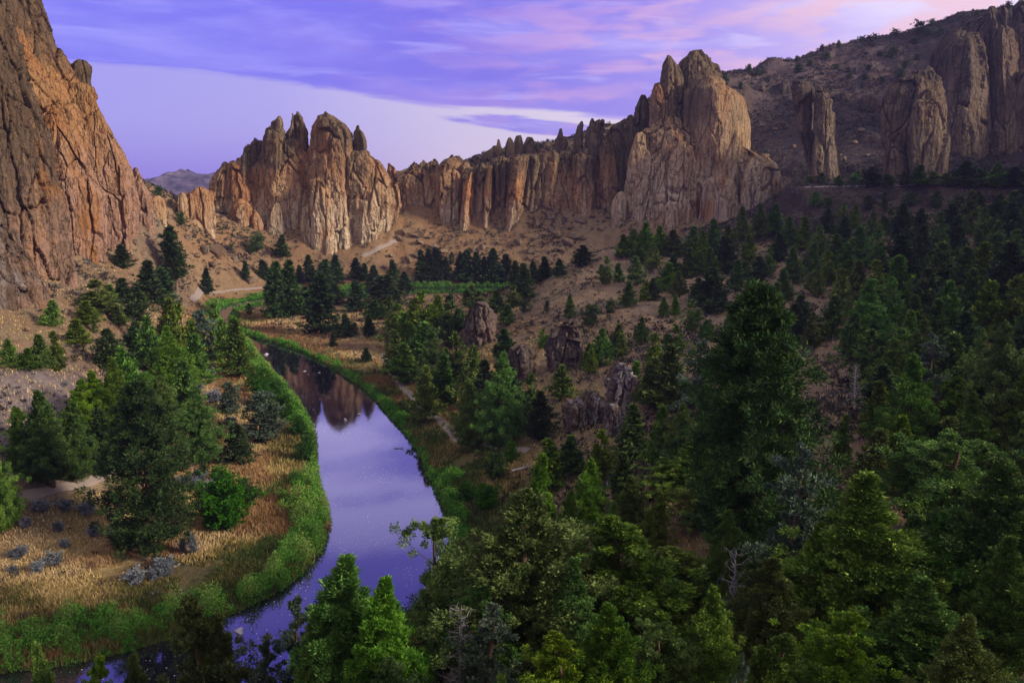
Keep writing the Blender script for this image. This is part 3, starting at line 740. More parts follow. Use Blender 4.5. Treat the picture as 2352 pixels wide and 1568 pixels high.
# --- far hills beyond the saddle
hx = np.linspace(-1.0, 1.0, 220); hy = np.linspace(0, 1, 40)
prof_px = np.array([-900, 0, 200, 300, 335, 350, 375, 392, 405, 416, 428, 450, 480, 520, 600, 800, 1100, 1700])
prof_py = np.array([452, 448, 440, 432, 415, 418, 408, 406, 397, 391, 399, 403, 399, 396, 402, 415, 430, 440])
V = []
pxs = np.linspace(-900, 1700, 900)
for t_ in np.linspace(0, 1, 40):
    Yd = 2600 + 900 * t_
    a, b = ab(pxs, np.interp(pxs, prof_px, prof_py)); top = CAMZ + b * 3000
    shape = np.sin(np.pi * min(1, t_ * 1.15)) ** .8 if t_ < .87 else 0
    x = a * 3000
    z = 10 + (top - 10) * shape
    z = z + (fbm(xy3(x, np.full_like(x, Yd), 70), 5, 55) - .5) * 46 * max(shape, 0)
    V.append(np.stack([x, np.full_like(x, Yd), z], 1))
V = np.concatenate(V)
I = np.arange(len(V)).reshape(40, 900)
M_HILL = simple_rock('hazed_hill_scrub', (.035, .032, .055), (.13, .105, .15), .03)  # hill colours shifted blue-purple to carry part of the haze
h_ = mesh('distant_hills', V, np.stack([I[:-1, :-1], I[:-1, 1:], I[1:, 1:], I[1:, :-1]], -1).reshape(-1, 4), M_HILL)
tag(h_, kind='structure')

# ------------------------------------------------------------------ plants
def tube(V, Fq, pts, rad, sides):
    pts = np.asarray(pts, float); base = sum(len(v) for v in V)
    d = np.gradient(pts, axis=0); d /= np.linalg.norm(d, axis=1)[:, None] + 1e-9
    ref = np.where(np.abs(d[:, 2:3]) > .8, np.array([[1., 0, 0]]), np.array([[0, 0, 1.]]))
    u = np.cross(d, ref); u /= np.linalg.norm(u, axis=1)[:, None] + 1e-9; v = np.cross(d, u)
    ph = np.linspace(0, 2 * np.pi, sides, endpoint=False)
    R = np.asarray(rad)[:, None, None]
    ring = pts[:, None] + R * (np.cos(ph)[None, :, None] * u[:, None] + np.sin(ph)[None, :, None] * v[:, None])
    V.append(ring.reshape(-1, 3))
    I = base + np.arange(len(pts) * sides).reshape(len(pts), sides); J = np.roll(I, -1, 1)
    Fq.append(np.stack([I[:-1], J[:-1], J[1:], I[1:]], -1).reshape(-1, 4))

def leaves(centers, cr, per, ll, lw, rg, out_from, up=.3, flat=.8, tint_lo=0., droop=0.):
    """small tapered leaf triangles scattered through clumps"""
    n = len(centers); N = n * per
    c = np.repeat(centers, per, 0); r = np.repeat(cr, per)
    v = rg.normal(size=(N, 3)); v /= np.linalg.norm(v, axis=1)[:, None]
    rr = rg.random(N) ** .45
    p = c + v * (r * rr)[:, None] * np.array([1, 1, flat])
    of = np.repeat(out_from, per, 0)
    u = v * .9 + of * .6 + rg.normal(size=(N, 3)) * .45 + np.array([0, 0, up - droop])
    u /= np.linalg.norm(u, axis=1)[:, None]
    s = np.cross(u, rg.normal(size=(N, 3))); s /= np.linalg.norm(s, axis=1)[:, None] + 1e-9
    q = rg.random(N) ** 2; l = ll * (.45 + 1.3 * q); w_ = lw * (.5 + .9 * q)
    A = p - s * w_[:, None]; B = p + s * w_[:, None]; T_ = p + u * l[:, None]
    V = np.stack([A, B, T_], 1).reshape(-1, 3)
    clump = np.repeat(rg.random(n), per)
    tint = np.clip(-.08 + .5 * clump + .65 * rg.random(N) ** 1.8 + tint_lo, 0, 1)
    return V, np.arange(3 * N).reshape(-1, 3), tint

def make_tree(name, Ht, prof, nb, clumps, per, ll, lw, cs, seed, mat, trunk_r=.02, bare=.06, rise=.25, flat=.7, limbs=True, tops=1, sides=6, gap=.15, up=.35, spread=.16):
    """Ht metres high; prof(t) gives the crown radius at height fraction t. Returns an Empty with trunk and crown children."""
    rg = np.random.default_rng(seed)
    root = empty(name)
    TV, TF = [], []
    ct, cr, outs = [], [], []
    lean = rg.normal(size=2) * .02 * Ht
    axis = lambda t: np.array([lean[0] * t ** 2 + .012 * Ht * math.sin(t * 7 + seed), lean[1] * t ** 2 + .012 * Ht * math.cos(t * 5 + seed), t * Ht])
    tt = np.linspace(0, .97, 12)
    tube(TV, TF, [axis(q) - np.array([0, 0, .6 if q == 0 else 0]) for q in tt], [Ht * trunk_r * (1 - q) ** .8 + .012 * Ht * trunk_r for q in tt], sides)
    topl = [(0, 0, 1.)] + [(rg.normal() * spread, rg.normal() * spread, rg.uniform(.66, .95)) for _ in range(tops - 1)]
    az = rg.random() * 6
    for k in range(nb):
        t = bare + (1 - bare) * (1 - (1 - (k + .5) / nb) ** 1.0) * .99
        t = min(.985, max(bare, t + rg.normal() * .015))
        az += 2.4 + rg.normal() * .35
        R = prof(t) * (1 - gap + 1.7 * gap * rg.random()) * (1 + .25 * math.sin(az * 2 + seed))
        tp = topl[rg.integers(len(topl))]
        if tp is not topl[0]: R *= .6
        b0 = axis(t * tp[2]) + np.array([tp[0], tp[1], 0]) * Ht * t * .55
        dirv = np.array([math.cos(az), math.sin(az), rise * (.4 + t) + rg.normal() * .12])
        end = b0 + dirv * R
        if limbs and k % (1 if limbs is True else limbs) == 0:
            mid = (b0 + end) / 2 + np.array([0, 0, -.06 * R])
            tube(TV, TF, [b0 - np.array([0, 0, .1 * R]), mid, end], [Ht * trunk_r * .28 * (1 - t) + .01, Ht * trunk_r * .16 * (1 - t) + .008, .005], 4)
        for q in range(clumps):
            f = .30 + .75 * ((q + rg.random()) / clumps)
            c = b0 + dirv * R * f + rg.normal(size=3) * R * .13 + np.array([0, 0, max(0, up - .35) * R * .8 * f * f * (1 - t)])
            ct.append(c); cr.append(cs * Ht * (.55 + .75 * rg.random()) * (.55 + .55 * min(1, R / (.16 * Ht))))
            o_ = np.array([math.cos(az), math.sin(az), .25 + rise]); outs.append(o_ / np.linalg.norm(o_))
    for tp in topl:                                             # leaders
        for q in np.linspace(.9, 1., 4):
            ct.append(axis(q * tp[2]) + np.array([tp[0], tp[1], 0]) * Ht * .55); cr.append(cs * Ht * .5 * (1.15 - q) * 3); outs.append(np.array([0, 0, 1.]))
    V, Fc, tint = leaves(np.array(ct), np.array(cr), per, ll * Ht, lw * Ht, rg, np.array(outs), up=up, flat=flat)
    mesh('crown', V, Fc, mat, root, attrs={'tint': ('FLOAT', 'FACE', tint)})
    mesh('trunk', np.concatenate(TV), np.concatenate(TF), M_BARK, root)
    root['w0'] = 2 * float(np.percentile(np.hypot(V[:, 0], V[:, 1]), 93)); root['h0'] = float(Ht)
    return root

def cone(Rm, p=.75, lo=.18): return lambda t: Rm * min(1, .35 + t / lo * .65) * (1 - t) ** p + .012 * Rm * 3
def egg(Rm, mid=.4): return lambda t: Rm * math.sin(math.pi * min(1, max(0.04, t)) ** (math.log(.5) / math.log(mid))) ** .7 * (1 if t < .97 else .5) + .02
PROTO = {}
def proto(key, *a, **k):
    PROTO[key] = make_tree(*a, **k)
    PROTO[key].location = (0, 0, -500); PROTO[key]['used'] = 0
# near (large in the picture)
for i in range(4):
    proto(('near', i), 'juniper_tree', 10, cone([2.5, 2.9, 2.9, 2.2][i], [1.25, 1.15, 1.1, 1.35][i], .12), 190, 6, 165, .0098, .0037, .025, 100 + i, [M_JUN, M_JUNLIGHT, M_JUN, M_JUNLIGHT][i], trunk_r=.024, bare=.05, rise=.7, tops=[1, 2, 3, 1][i], gap=.34, up=.9, flat=1.3, spread=.11)
proto(('near', 4), 'juniper_tree', 10, egg(3.2, .42), 130, 7, 170, .0098, .0040, .030, 105, M_JUN, trunk_r=.028, bare=.07, rise=.5, tops=4, gap=.42, up=.6, flat=1.0)
proto(('sparse', 0), 'juniper_tree', 10, cone(2.3, .8, .2), 60, 5, 120, .0125, .0048, .028, 106, M_JUNGREY, trunk_r=.022, bare=.06, rise=.4, tops=2, gap=.45, up=.7, flat=1.1)
proto(('feather', 0), 'juniper_tree', 10, cone(1.9, 1.15, .12), 260, 5, 140, .0125, .0026, .021, 107, M_JUNLIGHT, trunk_r=.024, bare=.05, rise=.75, tops=1, gap=.34, up=1.0, flat=1.5)
# great pines
def pinep(Rm): return lambda t: Rm * min(1, .5 + t * 1.4) * (1 - t ** 1.7) ** .8 + .25
proto(('pine', 0), 'pine_tree', 30, pinep(7.2), 230, 7, 130, .013, .0023, .024, 201, M_PINE, trunk_r=.014, bare=.05, rise=.12, flat=.8, gap=.35, tops=1)
proto(('pine', 1), 'pine_tree', 20, pinep(5.2), 110, 7, 100, .016, .0036, .030, 202, M_DARK, trunk_r=.016, bare=.06, rise=.1, gap=.35)
proto(('slimpine', 0), 'pine_tree', 20, lambda t: 3.1 * (1 - t) ** .5 * min(1, .3 + t * 2), 60, 4, 26, .030, .010, .05, 203, M_DARK, trunk_r=.012, bare=.22, rise=.0, gap=.35, limbs=2)
# middle distance
for i in range(5):
    proto(('mid', i), 'juniper_tree', 10, [cone(2.7, 1.15, .12), cone(2.3, 1.35, .10), cone(2.8, .9, .16), cone(2.8, 1.05, .15), cone(2.0, 1.3, .12)][i], 64, 4, 34, .036, .013, .044, 300 + i, [M_JUN, M_JUN, M_JUN, M_DARK, M_JUN][i], trunk_r=.022, bare=.05, rise=.45, tops=[1, 1, 2, 2, 1][i], limbs=3, sides=5, gap=.3, up=.75, flat=1.2, spread=.08)
proto(('midgrey', 0), 'juniper_tree', 10, egg(2.7, .4), 56, 4, 26, .042, .016, .052, 310, M_JUNGREY, trunk_r=.022, rise=.45, tops=2, limbs=3, sides=5, gap=.25)
for i in range(2):
    proto(('middark', i), 'conifer_tree', 10, cone(2.2, 1.0 + .1 * i, .14), 64, 4, 30, .038, .014, .042, 320 + i, M_DARK, trunk_r=.018, bare=.06, rise=.1, limbs=3, sides=5, gap=.28)
# far
for i in range(3):
    proto(('far', i), 'juniper_tree', 10, [cone(2.4, 1.0, .15), egg(2.8, .40), cone(2.9, .8, .2)][i], 36, 3, 18, .062, .025, .058, 400 + i, [M_JUN, M_DARK, M_JUN][i], trunk_r=.024, bare=.07, rise=.4, limbs=4, sides=4, gap=.3)
for i in range(2):
    proto(('shrub', i), 'juniper_shrub', 3, egg(2.0, .45), 34, 4, 26, .07, .028, .11, 420 + i, M_DARK, trunk_r=.03, bare=.08, rise=.5, limbs=3, sides=4, tops=3, gap=.3)
for i in range(2):
    proto(('bush', i), 'green_bush', 3, egg(2.2, .45), 70, 6, 40, .045, .018, .075, 430 + i, M_BUSH, trunk_r=.02, bare=.06, rise=.6, limbs=4, sides=4, tops=4, gap=.3)
for i in range(2):
    proto(('sage', i), 'sagebrush', 1.2, egg(.95, .5), 36, 5, 22, .10, .028, .10, 440 + i, M_SAGE, trunk_r=.03, bare=.08, rise=.7, limbs=2, sides=4, tops=4, gap=.4)

def make_dead(seed, Ht):
    rg = np.random.default_rng(seed); root = empty('dead_tree')
    V, Fq = [], []
    tube(V, Fq, [(0, 0, -.5), (.05, .02, Ht * .3), (.0, .1, Ht * .65), (.15, .05, Ht)], [Ht * .02, Ht * .016, Ht * .01, Ht * .002], 7)
    mesh('trunk', np.concatenate(V), np.concatenate(Fq), M_DEAD, root)
    V, Fq = [], []
    for k in range(46):
        t = .15 + .82 * k / 46; a_ = k * 2.4 + rg.normal() * .4; L = Ht * .26 * (1 - t * .7) * rg.uniform(.6, 1.2)
        b = np.array([.05, .05, t * Ht]); e = b + np.array([math.cos(a_), math.sin(a_), .25 + rg.normal() * .3]) * L
        m_ = (b + e) / 2 + rg.normal(size=3) * L * .1
        tube(V, Fq, [b, m_, e], [Ht * .0055, Ht * .0038, Ht * .001], 4)
        for j in range(5):
            s = m_ + (e - m_) * rg.random(); q = s + rg.normal(size=3) * L * .28
            tube(V, Fq, [s, (s + q) / 2 + rg.normal(size=3) * L * .05, q], [Ht * .0028, Ht * .002, Ht * .0008], 3)
    mesh('branches', np.concatenate(V), np.concatenate(Fq), M_DEAD, root)
    root['w0'] = Ht * .5; root['h0'] = float(Ht)
    return root
PROTO[('dead', 0)] = make_dead(5, 8); PROTO[('dead', 0)]['used'] = 0; PROTO[('dead', 0)].location = (0, 0, -500)

ORD = ['leftmost', 'second', 'third', 'fourth', 'fifth', 'sixth', 'seventh', 'eighth', 'ninth', 'tenth', 'eleventh', 'twelfth', 'thirteenth', 'fourteenth', 'fifteenth', 'sixteenth', 'seventeenth', 'eighteenth', 'nineteenth', 'twentieth', 'twenty-first', 'twenty-second', 'twenty-third', 'twenty-fourth', 'twenty-fifth', 'twenty-sixth', 'twenty-seventh', 'twenty-eighth', 'twenty-ninth', 'thirtieth']
OCC = []                                        # where things stand (x, y, radius)
def put(key, px, ytop, Yd, width, x=None, base=None):
    """plant prototype KEY at forward distance Yd so that its tip is seen at pixel row ytop; width in pixels"""
    a, bt = ab(px, ytop)
    if base is not None: a, _ = ab(px, base)
    X0 = a * Yd; z0 = float(H(X0, Yd)[0])
    h = max(.6, CAMZ + bt * Yd - z0)
    p = PROTO[key]
    if p['used'] == 0: o = p
    else: o = copy_tree(p)
    p['used'] = p['used'] + 1
    o.location = (X0, Yd, z0 - .1)
    wm = width * Yd / F
    sx = wm / p['w0']
    sz = h / p['h0']
    o.scale = (sx, sx, sz); o.rotation_euler = (random.gauss(0, .03), random.gauss(0, .03), random.uniform(0, 6.28))
    OCC.append((X0, Yd, wm * .5))
    return o, h

def pick(kind, hpx):
    if kind == 'j': return ('near', random.randrange(4)) if hpx > 150 else ('mid', random.randrange(5)) if hpx > 42 else ('far', random.randrange(3))
    if kind == 'd': return ('middark', random.randrange(2)) if hpx > 30 else ('far', 1)
    if kind == 'g': return ('sparse', 0) if hpx > 150 else ('midgrey', 0)
    if kind == 's': return ('shrub', random.randrange(2))
    if kind == 'b': return ('bush', random.randrange(2))
    if kind == 'p': return ('slimpine', 0)
    if kind == 'x': return ('dead', 0)
    if kind == 'sg': return ('sage', random.randrange(2))
WORD = {'j': ('juniper_tree', 'juniper', 'tree'), 'd': ('conifer_tree', 'conifer', 'tree'), 'g': ('grey_juniper_tree', 'grey-green juniper', 'tree'), 's': ('juniper_shrub', 'dark shrub', 'shrub'),
        'b': ('green_bush', 'leafy green bush', 'bush'), 'p': ('pine_tree', 'slim pine', 'tree'), 'x': ('dead_tree', 'bare dead tree', 'tree'), 'sg': ('sagebrush', 'silvery sagebrush', 'bush')}

def patch(phrase, items):
    """plants of one spot; each label tells its look and its place in the row"""
    recs = []
    for it in items:
        px, yt, yb, wd, kind = it[:5]
        Yd = it[5] if len(it) > 5 else hit(px, yb)
        if Yd is None: continue
        o, h = put(pick(kind, yb - yt), px, yt, Yd, wd, base=yb if len(it) <= 5 else None)
        recs.append((px, h, wd / max(1, yb - yt), kind, o))
    for kind in {r[3] for r in recs}:
        rs = sorted([r for r in recs if r[3] == kind], key=lambda r: r[0])
        hs = sorted(r[1] for r in rs)
        nm, wrd, cat = WORD[kind]
        for i, (px, h, sl, k_, o) in enumerate(rs):
            size = '' if len(rs) < 2 else 'tallest ' if h == hs[-1] else 'shortest ' if h == hs[0] else 'tall ' if h > hs[len(hs) // 2] else 'low '
            shape = 'slender ' if sl < .42 else 'broad ' if sl > .75 else 'conical '
            where = '' if len(rs) == 1 else ', leftmost of them' if i == 0 else ', rightmost of them' if i == len(rs) - 1 else ', %s from left' % ORD[i]
            lab = (size + shape + wrd + ' ' + phrase + where).strip()
            tag(o, lab, cat, wrd + 's ' + phrase)
            o.name = nm
    return [r[4] for r in recs]

def named(key, px, yt, Yd, wd, label, cat='tree', group='trees on the slope below the camera'):
    o, h = put(key, px, yt, Yd, wd); tag(o, label, cat, group)
    return o

# --- foreground trees
named(('pine', 0), 1762, 652, 84, 310, 'great ponderosa pine with dense dark needle tufts towering over the right slope', group='great pines')
named(('pine', 1), 305, 885, 143, 205, 'big dark bushy pine standing alone in the left bank meadow', group='great pines')
named(('feather', 0), 775, 1262, 58, 240, 'bright feathery juniper with the highest tip before the river, bottom centre')
named(('feather', 0), 868, 1325, 55, 190, 'bright green feathery juniper right beside the highest feathery one')
named(('feather', 0), 715, 1400, 56, 140, 'lower feathery juniper leaning on the left of the highest feathery one')
named(('near', 4), 985, 1192, 78, 200, 'dark crooked juniper standing against the shining river near its right bank')
named(('near', 1), 1225, 1120, 64, 330, 'large light green juniper right of the dark crooked one')
named(('near', 2), 1440, 1195, 66, 300, 'wide many-topped light juniper in the middle of the bottom row')
named(('near', 0), 1392, 1385, 47, 170, 'young pointed juniper in front of the wide many-topped juniper')
named(('near', 1), 1640, 1350, 50, 150, 'narrow yellowish juniper in the bottom row below the great pine')
named(('near', 3), 2010, 1092, 60, 310, 'large pale green juniper with a pointed tip right of the great pine')
named(('sparse', 0), 1835, 1025, 68, 170, 'thin ragged grey-green juniper in front of the great pine')
named(('near', 4), 2200, 1000, 82, 260, 'olive round-topped juniper behind the bottom right trees')
named(('near', 0), 2290, 1050, 60, 290, 'big dark juniper in the bottom right corner')
named(('near', 2), 460, 1368, 76, 230, 'olive juniper at the bottom left before the green bank')
named(('sparse', 0), 672, 1375, 64, 150, 'brownish thin juniper left of the bright feathery one')
named(('near', 0), 320, 1505, 66, 120, 'small yellow-green juniper tip left of the olive one at the bottom edge')
named(('near', 3), 110, 1468, 74, 120, 'dark juniper top at the bottom left corner')
named(('near', 2), 205, 1510, 70, 110, 'low juniper top between the two bottom left trees')
named(('near', 3), 2130, 1330, 52, 220, 'shaded juniper between the pale green and the corner juniper')
named(('near', 0), 1780, 1290, 58, 200, 'dim juniper filling the gap under the great pine')
named(('near', 2), 1560, 1240, 72, 200, 'grey-tipped juniper right of the wide many-topped one')
named(('sparse', 0), 1120, 1390, 56, 150, 'thin sparse juniper next to the bare grey tree')
named(('sparse', 0), 1705, 1500, 40, 46, 'tiny pale silver-green sapling tip at the bottom edge')
named(('dead', 0), 1050, 1395, 57, 150, 'bare grey dead tree with tangled twigs among the bottom trees')
named(('dead', 0), 1690, 1250, 62, 130, 'dead twiggy tree beside the great pine foot')
named(('near', 1), 880, 1500, 52, 160, 'dark juniper top at the bottom edge below the bare grey tree')
named(('near', 2), 1930, 1400, 50, 200, 'leafy juniper at the bottom edge under the pale green juniper')
named(('near', 3), 1325, 1290, 60, 150, 'pointed juniper tip between the two wide light junipers')
named(('near', 0), 1150, 1255, 70, 140, 'narrow dark juniper behind the dark crooked one')
named(('near', 1), 1105, 1330, 60, 150, 'light juniper tip squeezed right of the dark crooked one')
named(('near', 2), 1290, 1440, 46, 180, 'bushy juniper at the bottom edge left of the young pointed one')
named(('near', 0), 1880, 1205, 62, 150, 'dark pointed juniper left of the pale green juniper')
named(('near', 3), 2095, 1190, 62, 170, 'light juniper tip right beside the pale green juniper')
named(('near', 1), 2190, 1180, 60, 200, 'mid green juniper below the olive round-topped one')
named(('near', 3), 2340, 1240, 54, 180, 'dusky juniper at the very right edge below the corner juniper')
named(('near', 0), 2230, 1420, 44, 220, 'dark juniper at the bottom edge near the right corner')
named(('near', 2), 1780, 1440, 46, 190, 'spreading juniper at the bottom edge under the dim one')
named(('sparse', 0), 610, 1470, 62, 130, 'slim juniper in front of the water left of the brownish one')
named(('near', 0), 1690, 1180, 70, 120, 'slim dark juniper touching the left side of the great pine foot')
named(('near', 4), 1520, 1440, 48, 180, 'squat juniper at the bottom edge left of the narrow yellowish one')

patch('in the stand behind the bottom row', [(1235,1045,1330,110,'j',105),(1300,1120,1330,90,'j',98),(1350,1050,1300,90,'j',112),(1450,1090,1320,90,'j',104),(1545,1040,1300,110,'j',110),(1500,1130,1350,80,'j',96),(1180,1130,1300,70,'j',118),(1620,1080,1330,120,'j',100),(1400,1150,1350,80,'j',92)])
patch('on the slope right of the great pine', [(1925,954,1080,50,'j'),(2034,777,930,90,'j'),(2080,813,1080,130,'j'),(2158,865,1060,110,'j'),(2299,740,1060,130,'j'),(2242,761,980,80,'j'),(2132,767,930,80,'g'),(2075,715,830,60,'j'),(2340,860,1100,110,'j'),(2215,900,1100,90,'j'),(2010,880,1010,70,'j'),(2000,990,1130,110,'j'),(2120,1010,1200,110,'j'),(1905,1080,1200,90,'j')])
patch('beside the dirt gap near the great pine', [(1961,834,945,46,'x')])
patch('left of the great pine', [(1587,777,960,90,'g'),(1535,793,940,80,'j'),(1493,824,940,70,'j'),(1451,933,1060,80,'j'),(1514,933,1080,70,'j'),(1555,923,1080,80,'j'),(1640,880,1060,110,'j'),(1600,980,1130,100,'j'),(1385,990,1110,60,'j'),(1310,1000,1090,60,'j'),(1260,1010,1130,80,'j'),(1660,760,880,70,'j'),(1430,1040,1150,70,'j')])
patch('around the dark outcrops on the spur', [(1246,756,800,24,'j'),(1379,756,840,48,'j'),(1418,746,820,44,'j'),(1352,790,860,40,'j'),(1290,840,920,50,'j'),(1155,756,830,40,'j'),(1215,860,960,50,'j'),(1240,900,1010,60,'j'),(1472,730,790,34,'j'),(1503,767,850,44,'j'),(1545,746,820,44,'j'),(1155,880,980,50,'j'),(1450,830,920,50,'j')])
patch('dotted over the upper spur', [(1337,564,612,42,'j'),(1389,590,654,30,'j'),(1420,605,650,26,'j'),(1462,590,654,36,'j'),(1529,605,668,48,'j'),(1560,626,684,36,'j'),(1638,616,720,66,'j'),(1605,640,700,40,'j'),(1766,570,630,30,'j'),(1670,548,628,44,'j'),(1597,560,630,40,'j'),(1308,678,732,28,'j'),(1441,647,706,34,'j'),(1524,683,728,24,'j'),(1550,678,724,22,'j'),(1589,689,760,38,'j'),(1675,704,764,36,'j'),(1623,735,785,34,'j'),(1165,700,745,38,'j'),(1500,640,690,30,'j'),(1720,640,700,40,'j'),(1800,620,690,44,'j'),(1840,680,760,50,'j'),(1870,610,680,40,'j'),(1480,650,690,26,'j')])
patch('on the bare spur slope', [(1358,705,748,50,'s'),(1256,690,722,12,'p'),(1709,605,645,40,'s'),(1204,690,718,26,'s'),(1400,690,720,26,'s')])
patch('along the foot of the highest tower', [(1430,540,592,34,'j'),(1451,528,592,46,'j'),(1482,512,590,42,'j'),(1514,520,588,40,'j'),(1545,530,590,44,'j'),(1586,520,585,44,'j'),(1612,530,590,36,'j'),(1640,505,580,46,'j'),(1675,520,580,40,'j'),(1706,476,555,38,'j'),(1742,472,550,38,'j'),(1774,470,545,44,'j'),(1810,500,570,44,'j'),(1846,500,575,44,'j'),(1660,545,610,40,'j'),(1720,540,600,40,'j'),(1785,540,600,44,'j')])
patch('in the upper right forest', [(1880,520,600,44,'j'),(1920,540,620,50,'j'),(1971,522,610,54,'j'),(2010,530,620,50,'j'),(2060,543,680,70,'j'),(2100,520,640,54,'j'),(2150,540,660,60,'j'),(2190,500,600,50,'j'),(2230,530,640,60,'j'),(2280,510,620,54,'j'),(2330,530,650,60,'j'),(2350,470,560,50,'j'),(2290,450,520,44,'j'),(2180,470,540,40,'j'),(2110,480,545,36,'j'),(2040,480,540,34,'j'),(1960,470,530,30,'j'),(1900,480,535,32,'j')])
patch('in the middle of the right forest', [(1982,642,810,100,'j'),(1930,620,740,60,'j'),(1905,680,780,60,'j'),(2040,640,760,60,'j'),(2120,620,750,70,'j'),(2170,650,790,80,'j'),(2220,620,750,60,'j'),(2260,650,790,80,'j'),(2320,640,790,80,'j'),(2355,700,850,80,'j'),(2200,720,860,80,'j'),(2140,690,800,60,'j'),(1860,720,800,40,'j'),(2100,680,780,60,'j'),(2280,590,700,60,'j'),(1950,720,830,60,'j')])
patch('on the terrace by the bowed tower', [(1860,405,428,26,'j'),(1885,398,428,30,'j'),(1925,405,428,24,'j'),(1965,395,426,30,'j'),(2000,385,428,40,'j'),(2040,400,428,30,'j'),(2075,395,428,30,'j'),(2105,380,428,44,'j'),(2140,395,428,34,'j'),(2175,398,428,30,'j'),(2215,372,430,54,'j'),(2255,390,428,36,'j'),(2290,378,430,46,'j'),(2330,385,430,50,'j')])
patch('on the dark slope below the terrace', [(1870,440,475,26,'j'),(1935,470,500,24,'j'),(1995,450,482,24,'j'),(2030,440,490,14,'p'),(2150,440,480,30,'j'),(2240,440,490,40,'j'),(2320,440,500,50,'j'),(1900,455,480,20,'s'),(2090,445,475,26,'s'),(2200,450,480,30,'s')])

patch('in the deep right hand wood', [(2060,590,720,80,'j'),(2010,600,700,60,'j'),(2150,560,700,80,'j'),(2205,570,700,70,'j'),(2250,560,690,70,'j'),(2310,560,700,80,'j'),(2345,600,740,80,'j'),(1965,600,690,56,'j'),(1990,760,880,80,'j'),(2060,760,890,80,'j'),(2110,740,880,80,'j'),(2180,770,920,90,'j'),(2245,830,980,90,'j'),(2320,800,960,100,'j'),(2090,880,1040,100,'j'),(2020,840,960,80,'j')])
patch('at the right edge of the picture', [(2350,960,1150,120,'j'),(2290,900,1080,110,'j'),(2230,960,1120,100,'j'),(2170,960,1110,100,'j'),(2060,960,1100,90,'j'),(2345,420,520,50,'j'),(2310,470,580,56,'j'),(2260,480,570,50,'j'),(2220,440,540,50,'j'),(2150,490,580,50,'j'),(2070,470,560,46,'j'),(2000,490,570,44,'j'),(1930,500,570,42,'j')])
patch('between the spur and the tower trees', [(1690,600,670,44,'j'),(1740,590,660,44,'j'),(1820,570,650,46,'j'),(1860,560,640,46,'j'),(1900,580,660,46,'j'),(1940,560,640,46,'j'),(1780,650,720,44,'j'),(1740,690,770,50,'j'),(1820,700,790,50,'j'),(1580,570,640,40,'j'),(1500,560,620,36,'j'),(1545,585,645,36,'j'),(1630,570,630,36,'j'),(1470,560,610,34,'j')])

# --- right bank and river flat
patch('on the river bend flat', [(634,604,732,56,'d'),(671,600,728,60,'d'),(740,629,766,66,'d'),(722,650,722,40,'d'),(819,645,716,48,'d'),(848,722,771,28,'d'),(796,722,774,36,'d'),(815,742,770,22,'d'),(776,744,772,22,'d'),(765,764,796,16,'d'),(841,799,832,26,'d'),(572,698,723,16,'d'),(700,660,720,40,'d'),(770,650,700,40,'d')])
patch('behind the bend at the talus foot', [(607,597,642,30,'d'),(711,586,648,28,'d'),(743,597,662,42,'d'),(772,586,652,38,'d'),(819,593,642,28,'d'),(837,605,645,24,'d'),(859,610,662,32,'d'),(902,597,652,30,'d'),(880,632,702,80,'d'),(690,610,650,24,'d'),(930,625,668,34,'d')])
patch('in the far bank row under the ridge', [(970,575,646,36,'d'),(985,572,646,36,'d'),(1003,570,648,38,'d'),(1022,590,646,28,'d'),(1037,580,608,16,'d'),(1055,585,646,28,'d'),(1070,575,646,40,'d'),(1096,580,648,36,'d'),(1115,590,648,28,'d'),(1134,572,650,40,'d'),(1161,585,650,36,'d'),(1185,600,655,30,'d'),(1204,606,688,44,'d'),(1250,590,640,34,'d'),(1285,595,635,30,'d'),(1225,600,650,30,'d')])
patch('in the dense clump at the spur foot', [(916,700,762,60,'j'),(955,690,770,56,'j'),(970,672,772,66,'j'),(1010,680,790,56,'j'),(1045,680,797,62,'j'),(1100,670,720,50,'j'),(1140,668,715,44,'j'),(1080,655,705,40,'j'),(1180,655,705,40,'j'),(905,730,800,44,'j'),(935,720,800,50,'j'),(890,680,730,44,'j'),(860,690,735,40,'j')])
patch('beside the trail on the right bank', [(909,760,855,56,'j'),(960,744,868,86,'j'),(995,750,905,70,'j'),(1042,766,885,66,'j'),(977,845,970,54,'j'),(1017,816,930,56,'j'),(1082,798,935,66,'j'),(1140,805,1034,100,'j'),(1082,870,1028,80,'j'),(1157,758,825,36,'j'),(930,790,880,56,'j'),(1175,850,1000,70,'j'),(1110,830,960,60,'j')])
patch('at the trail end on the right bank', [(1172,1022,1062,28,'b'),(1139,1046,1100,56,'b'),(1120,1120,1170,60,'b'),(1075,1110,1150,40,'b')])

# --- left bank
patch('in the thick left bank wood', [(545,734,866,64,'j'),(464,717,842,56,'g'),(505,700,832,46,'j'),(406,750,920,84,'j'),(447,770,900,70,'j'),(273,820,1025,96,'j'),(345,850,1010,80,'j'),(380,860,1020,84,'j'),(464,902,1068,92,'j'),(430,830,980,80,'j'),(395,690,840,70,'j'),(430,700,840,60,'j'),(350,730,860,64,'j'),(319,740,830,56,'j'),(300,800,940,70,'j'),(225,850,1010,80,'j')])
patch('in the clump by the left trail', [(116,900,1112,126,'j'),(168,925,1105,84,'j'),(197,867,1040,76,'j'),(60,930,1090,70,'j'),(10,1000,1225,84,'j'),(240,940,1090,80,'j')])
patch('standing in the left bank meadow', [(545,975,1064,60,'d'),(598,905,1016,88,'g'),(531,880,952,46,'g')])
patch('in the left bank meadow', [(516,1118,1215,140,'b'),(505,1075,1105,50,'b'),(560,1110,1160,70,'b')])
patch('along the green left waterline', [(600,855,905,60,'b'),(630,880,925,60,'b'),(655,915,960,50,'b'),(685,960,1000,44,'b'),(610,900,940,50,'b'),(705,1010,1060,40,'b')])
